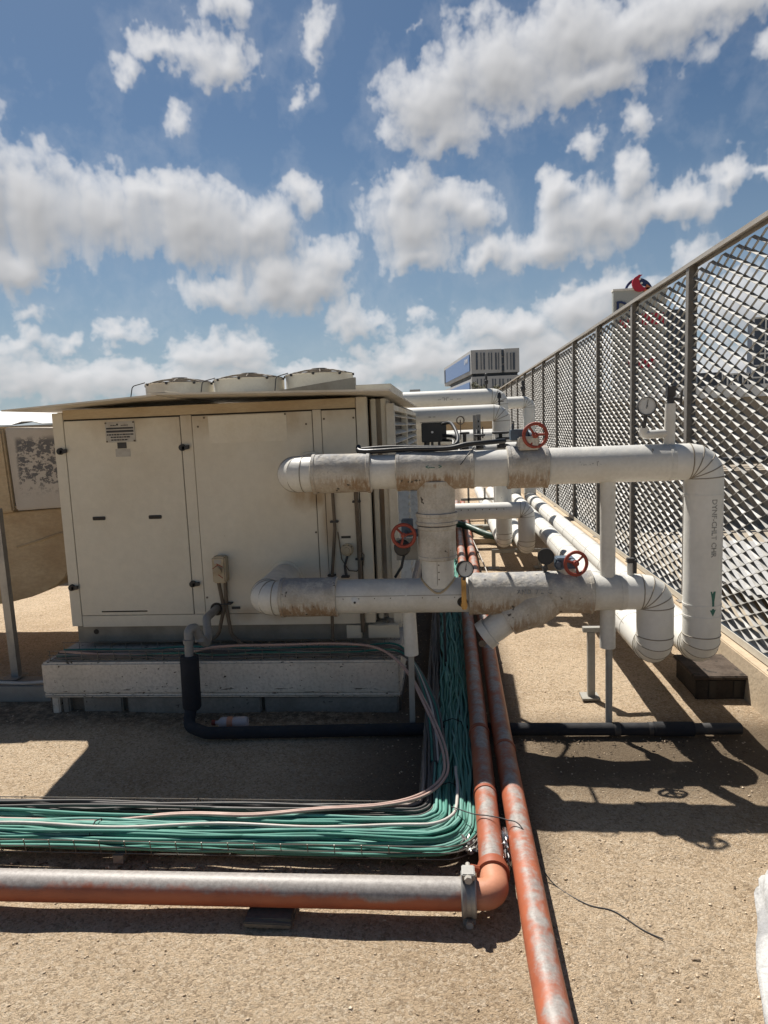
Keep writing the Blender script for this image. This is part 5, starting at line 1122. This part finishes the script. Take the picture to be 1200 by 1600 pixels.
# tree tops in front of the office block
def tree(loc, hgt, rad, seed, label, n=900):
    T = thing('tree', loc, label, 'tree', None); rnd = random.Random(seed); L = Vector(loc)
    k = MB(); k.tube([L, L + Vector((.1, 0, hgt * .4)), L + Vector((-.1, .2, hgt * .75))], [.35, .25, .1], 8)
    cl = []
    for i in range(9):
        a_ = rnd.uniform(0, 6.28); e_ = L + Vector((math.cos(a_) * rad * rnd.uniform(.3, .8), math.sin(a_) * rad * rnd.uniform(.3, .8), hgt * rnd.uniform(.65, .97))); cl.append((e_, rad * rnd.uniform(.3, .5)))
        k.tube([L + Vector((0, 0, hgt * rnd.uniform(.3, .5))), e_.lerp(L + Vector((0, 0, hgt * .7)), .4), e_], [.14, .08, .04], 6)
    k.build('trunk', wmat('bark%d' % seed, (.16, .12, .08)), T)
    k = MB()
    for i in range(n):
        c, r = rnd.choice(cl); d = Vector((rnd.gauss(0, 1), rnd.gauss(0, 1), rnd.gauss(0, .8))).normalized() * r * rnd.random() ** .4; p_ = c + d; u = Vector((rnd.gauss(0, 1), rnd.gauss(0, 1), rnd.gauss(0, 1))).normalized(); v_ = u.orthogonal().normalized(); s_ = rnd.uniform(.12, .3)
        k.add([p_ - u * s_, p_ + v_ * s_ * .5, p_ + u * s_, p_ - v_ * s_ * .5], [(0, 1, 2, 3)])
    k.build('crown', wmat('leaves%d' % seed, (.10, .10, .045), (.16, .12, .05), .9, .8, .7), T, smooth=False)
for i, (px, py, lb) in enumerate(((748, 593, 'sparse olive tree top left of the black vent before the office block'), (782, 597, 'sparse olive tree top right of the black vent before the office block'), (797, 601, 'small tree top touching the fence rail before the office block'))):
    q = aY(px, py, 150); tree((q.x, 150, -14), q.z + 14, 2.4, 40 + i, lb, 1100)

# sign tower beyond the fence
GREYT = wmat('sign_grey', (.36, .38, .37), (.3, .32, .31), .3, .5, .6); RD = wmat('sign_red', (.42, .015, .04), None, .1, 9, .5); NV = wmat('sign_navy', (.015, .03, .11), None, .1, 9, .5); SOR = wmat('sign_orange', (.50, .18, .07), None, .1, 9, .5); DKB = wmat('dark_building', (.045, .055, .075), (.03, .035, .05), .5, .3, .5)
SY = 70
def q_(px, py, y=SY): return aY(px, py, y)
T = thing('sign_tower', (q_(1015, 600).x, SY, -14), 'grey sign tower with black lettering rising above the fence rail', 'sign')
a = q_(958.5, 455); b_ = q_(1041, 455); k = MB(); k.box(a.x, b_.x, SY, SY + .6, -14, a.z); k.build('tower_wall', GREYT, T)
k = MB(); k.box(a.x - .05, b_.x + .1, SY - .1, SY + .7, a.z + .003, a.z + .18); k.build('coping', PW, T)
def glyph(txt, px, py, hpx, mat, par, y=SY - .15, nm='letters'):
    vs, fs = text_mesh(txt, 1.0); hh = max(v.y for v in vs) - min(v.y for v in vs); c = q_(px, py, y); s = hpx / FPX * y / hh * 1.0; x0 = min(v.x for v in vs); y0 = (max(v.y for v in vs) + min(v.y for v in vs)) / 2; k = MB()
    k.add([(c.x + (v.x - x0) * s, y, c.z + (v.y - y0) * s) for v in vs], fs); k.add([(c.x + (v.x - x0) * s, y + .1, c.z + (v.y - y0) * s) for v in vs], fs); return k.build(nm, mat, par)
glyph('De', 964, 480, 17, NV, T)
for px, w_, y0, y1 in ((968, 14, 500, 512), (1003, 34, 490, 506), (982, 40, 562, 574)): k = MB(); a = q_(px, y0); b_ = q_(px + w_, y1); k.box(a.x, b_.x, SY - .12, SY - .002, b_.z, a.z); k.build('red_panel', RD, T)
# swirl emblem standing on the tower: red comma disc, navy arc and cap, pale and orange leaves
E_ = thing('sign_emblem', (q_(1000, 450).x, SY, q_(1000, 455).z), 'round red and navy swirl emblem on top of the grey sign tower', 'emblem')
def flat(nm, pts, mat, y, th=.25):
    k = MB(); P_ = [q_(px, py, SY) for px, py in pts]; k.prism([(v.x, y, v.z) for v in P_], (0, th, 0)); return k.build(nm, mat, E_, ang=20)
def circ(cx, cy, r, a0, a1, n=24): return [(cx + r * math.cos(math.radians(a0 + (a1 - a0) * i / n)), cy + r * math.sin(math.radians(a0 + (a1 - a0) * i / n))) for i in range(n + 1)]
flat('navy_arc', circ(1000, 455, 22, 190, 350) + circ(1000, 457, 19.5, 350, 190), NV, SY + .35)
flat('pale_leaf', [(983, 452), (990, 448), (1000, 455), (1012, 456), (1006, 461), (992, 460)], GREYT, SY + .1)
flat('orange_leaf', [(982, 457), (990, 457), (998, 462), (1002, 466), (994, 466), (986, 462)], SOR, SY + .05)
flat('navy_cap', [(999, 438)] + circ(1003, 447, 11.5, 250, 360) + [(1008, 447), (1003, 446), (1000, 443)], NV, SY - .02)
flat('orange_tip', [(1010, 444), (1016, 448), (1013, 455), (1006, 456)], SOR, SY - .1)
flat('red_disc', [(1003, 430), (997, 430)] + [(998.8 + 12 * math.cos(math.radians(t)), 443.8 + 12.5 * math.sin(math.radians(t))) for t in range(250, 29, -10)] + [(1004, 449), (1001, 446.5), (998.2, 441.5), (998, 437), (999.5, 433)], RD, SY - .3)
k = MB(); [k.cyl((q_(x, y).x, SY - .45, q_(x, y).z), (q_(x, y).x, SY - .31, q_(x, y).z), .10, seg=12) for x, y in ((998.2, 437), (1000.7, 443.5))]; k.build('white_dots', PW, E_)
# dark building right of the tower, blue glass office far right
k_ = thing('dark_building', (q_(1045, 560).x, 75, -14), 'dark slab building right of the sign tower seen through the mesh', 'building')
a = aY(1040, 484, 75); b_ = aY(1085, 484, 75); k = MB(); k.box(a.x, b_.x, 75, 77, -14, a.z); k.build('wall', DKB, k_)
k = MB(); [k.box(a.x + .2, b_.x - .2, 74.9, 74.995, z, z + .12) for z in [1 + 1.5 * i for i in range(6)]]; k.build('floor_bands', GREYT, k_)
k = MB(); a = aY(1090, 583, 80); b_ = aY(1128, 590, 80); k.box(a.x, b_.x, 80, 92, -14, a.z); tag(k.build('low_dark_building', DKB), 'low dark flat topped building beyond the fence rail post', 'building')
def gtower(nm, px0, px1, pyt, Y, label, nf=14, nb=5):
    a = aY(px0, pyt, Y); b_ = aY(px1, pyt, Y); T = thing(nm, (a.x, Y, -14), label, 'building'); k = MB(); k.box(a.x, b_.x, Y, Y + 2, -14, a.z); k.build('glass_wall', OD, T); k = MB(); H_ = a.z + 14
    for i in range(nf + 1): z = -14 + H_ * i / nf; k.box(a.x, b_.x, Y - .25, Y - .003, z - .12, z + .12)
    for i in range(nb + 1): x = a.x + (b_.x - a.x) * i / nb; k.box(x - .12, x + .12, Y - .32, Y - .252, -14, a.z)
    k.build('white_grid', PW, T)
gtower('glass_tower', 1177, 1330, 497, 120, 'blue glass tower with white grid at the far right behind the mesh', 16, 8)
gtower('glass_office', 1128, 1176, 585, 121, 'low glass office with white grid left of the glass tower', 10, 6)
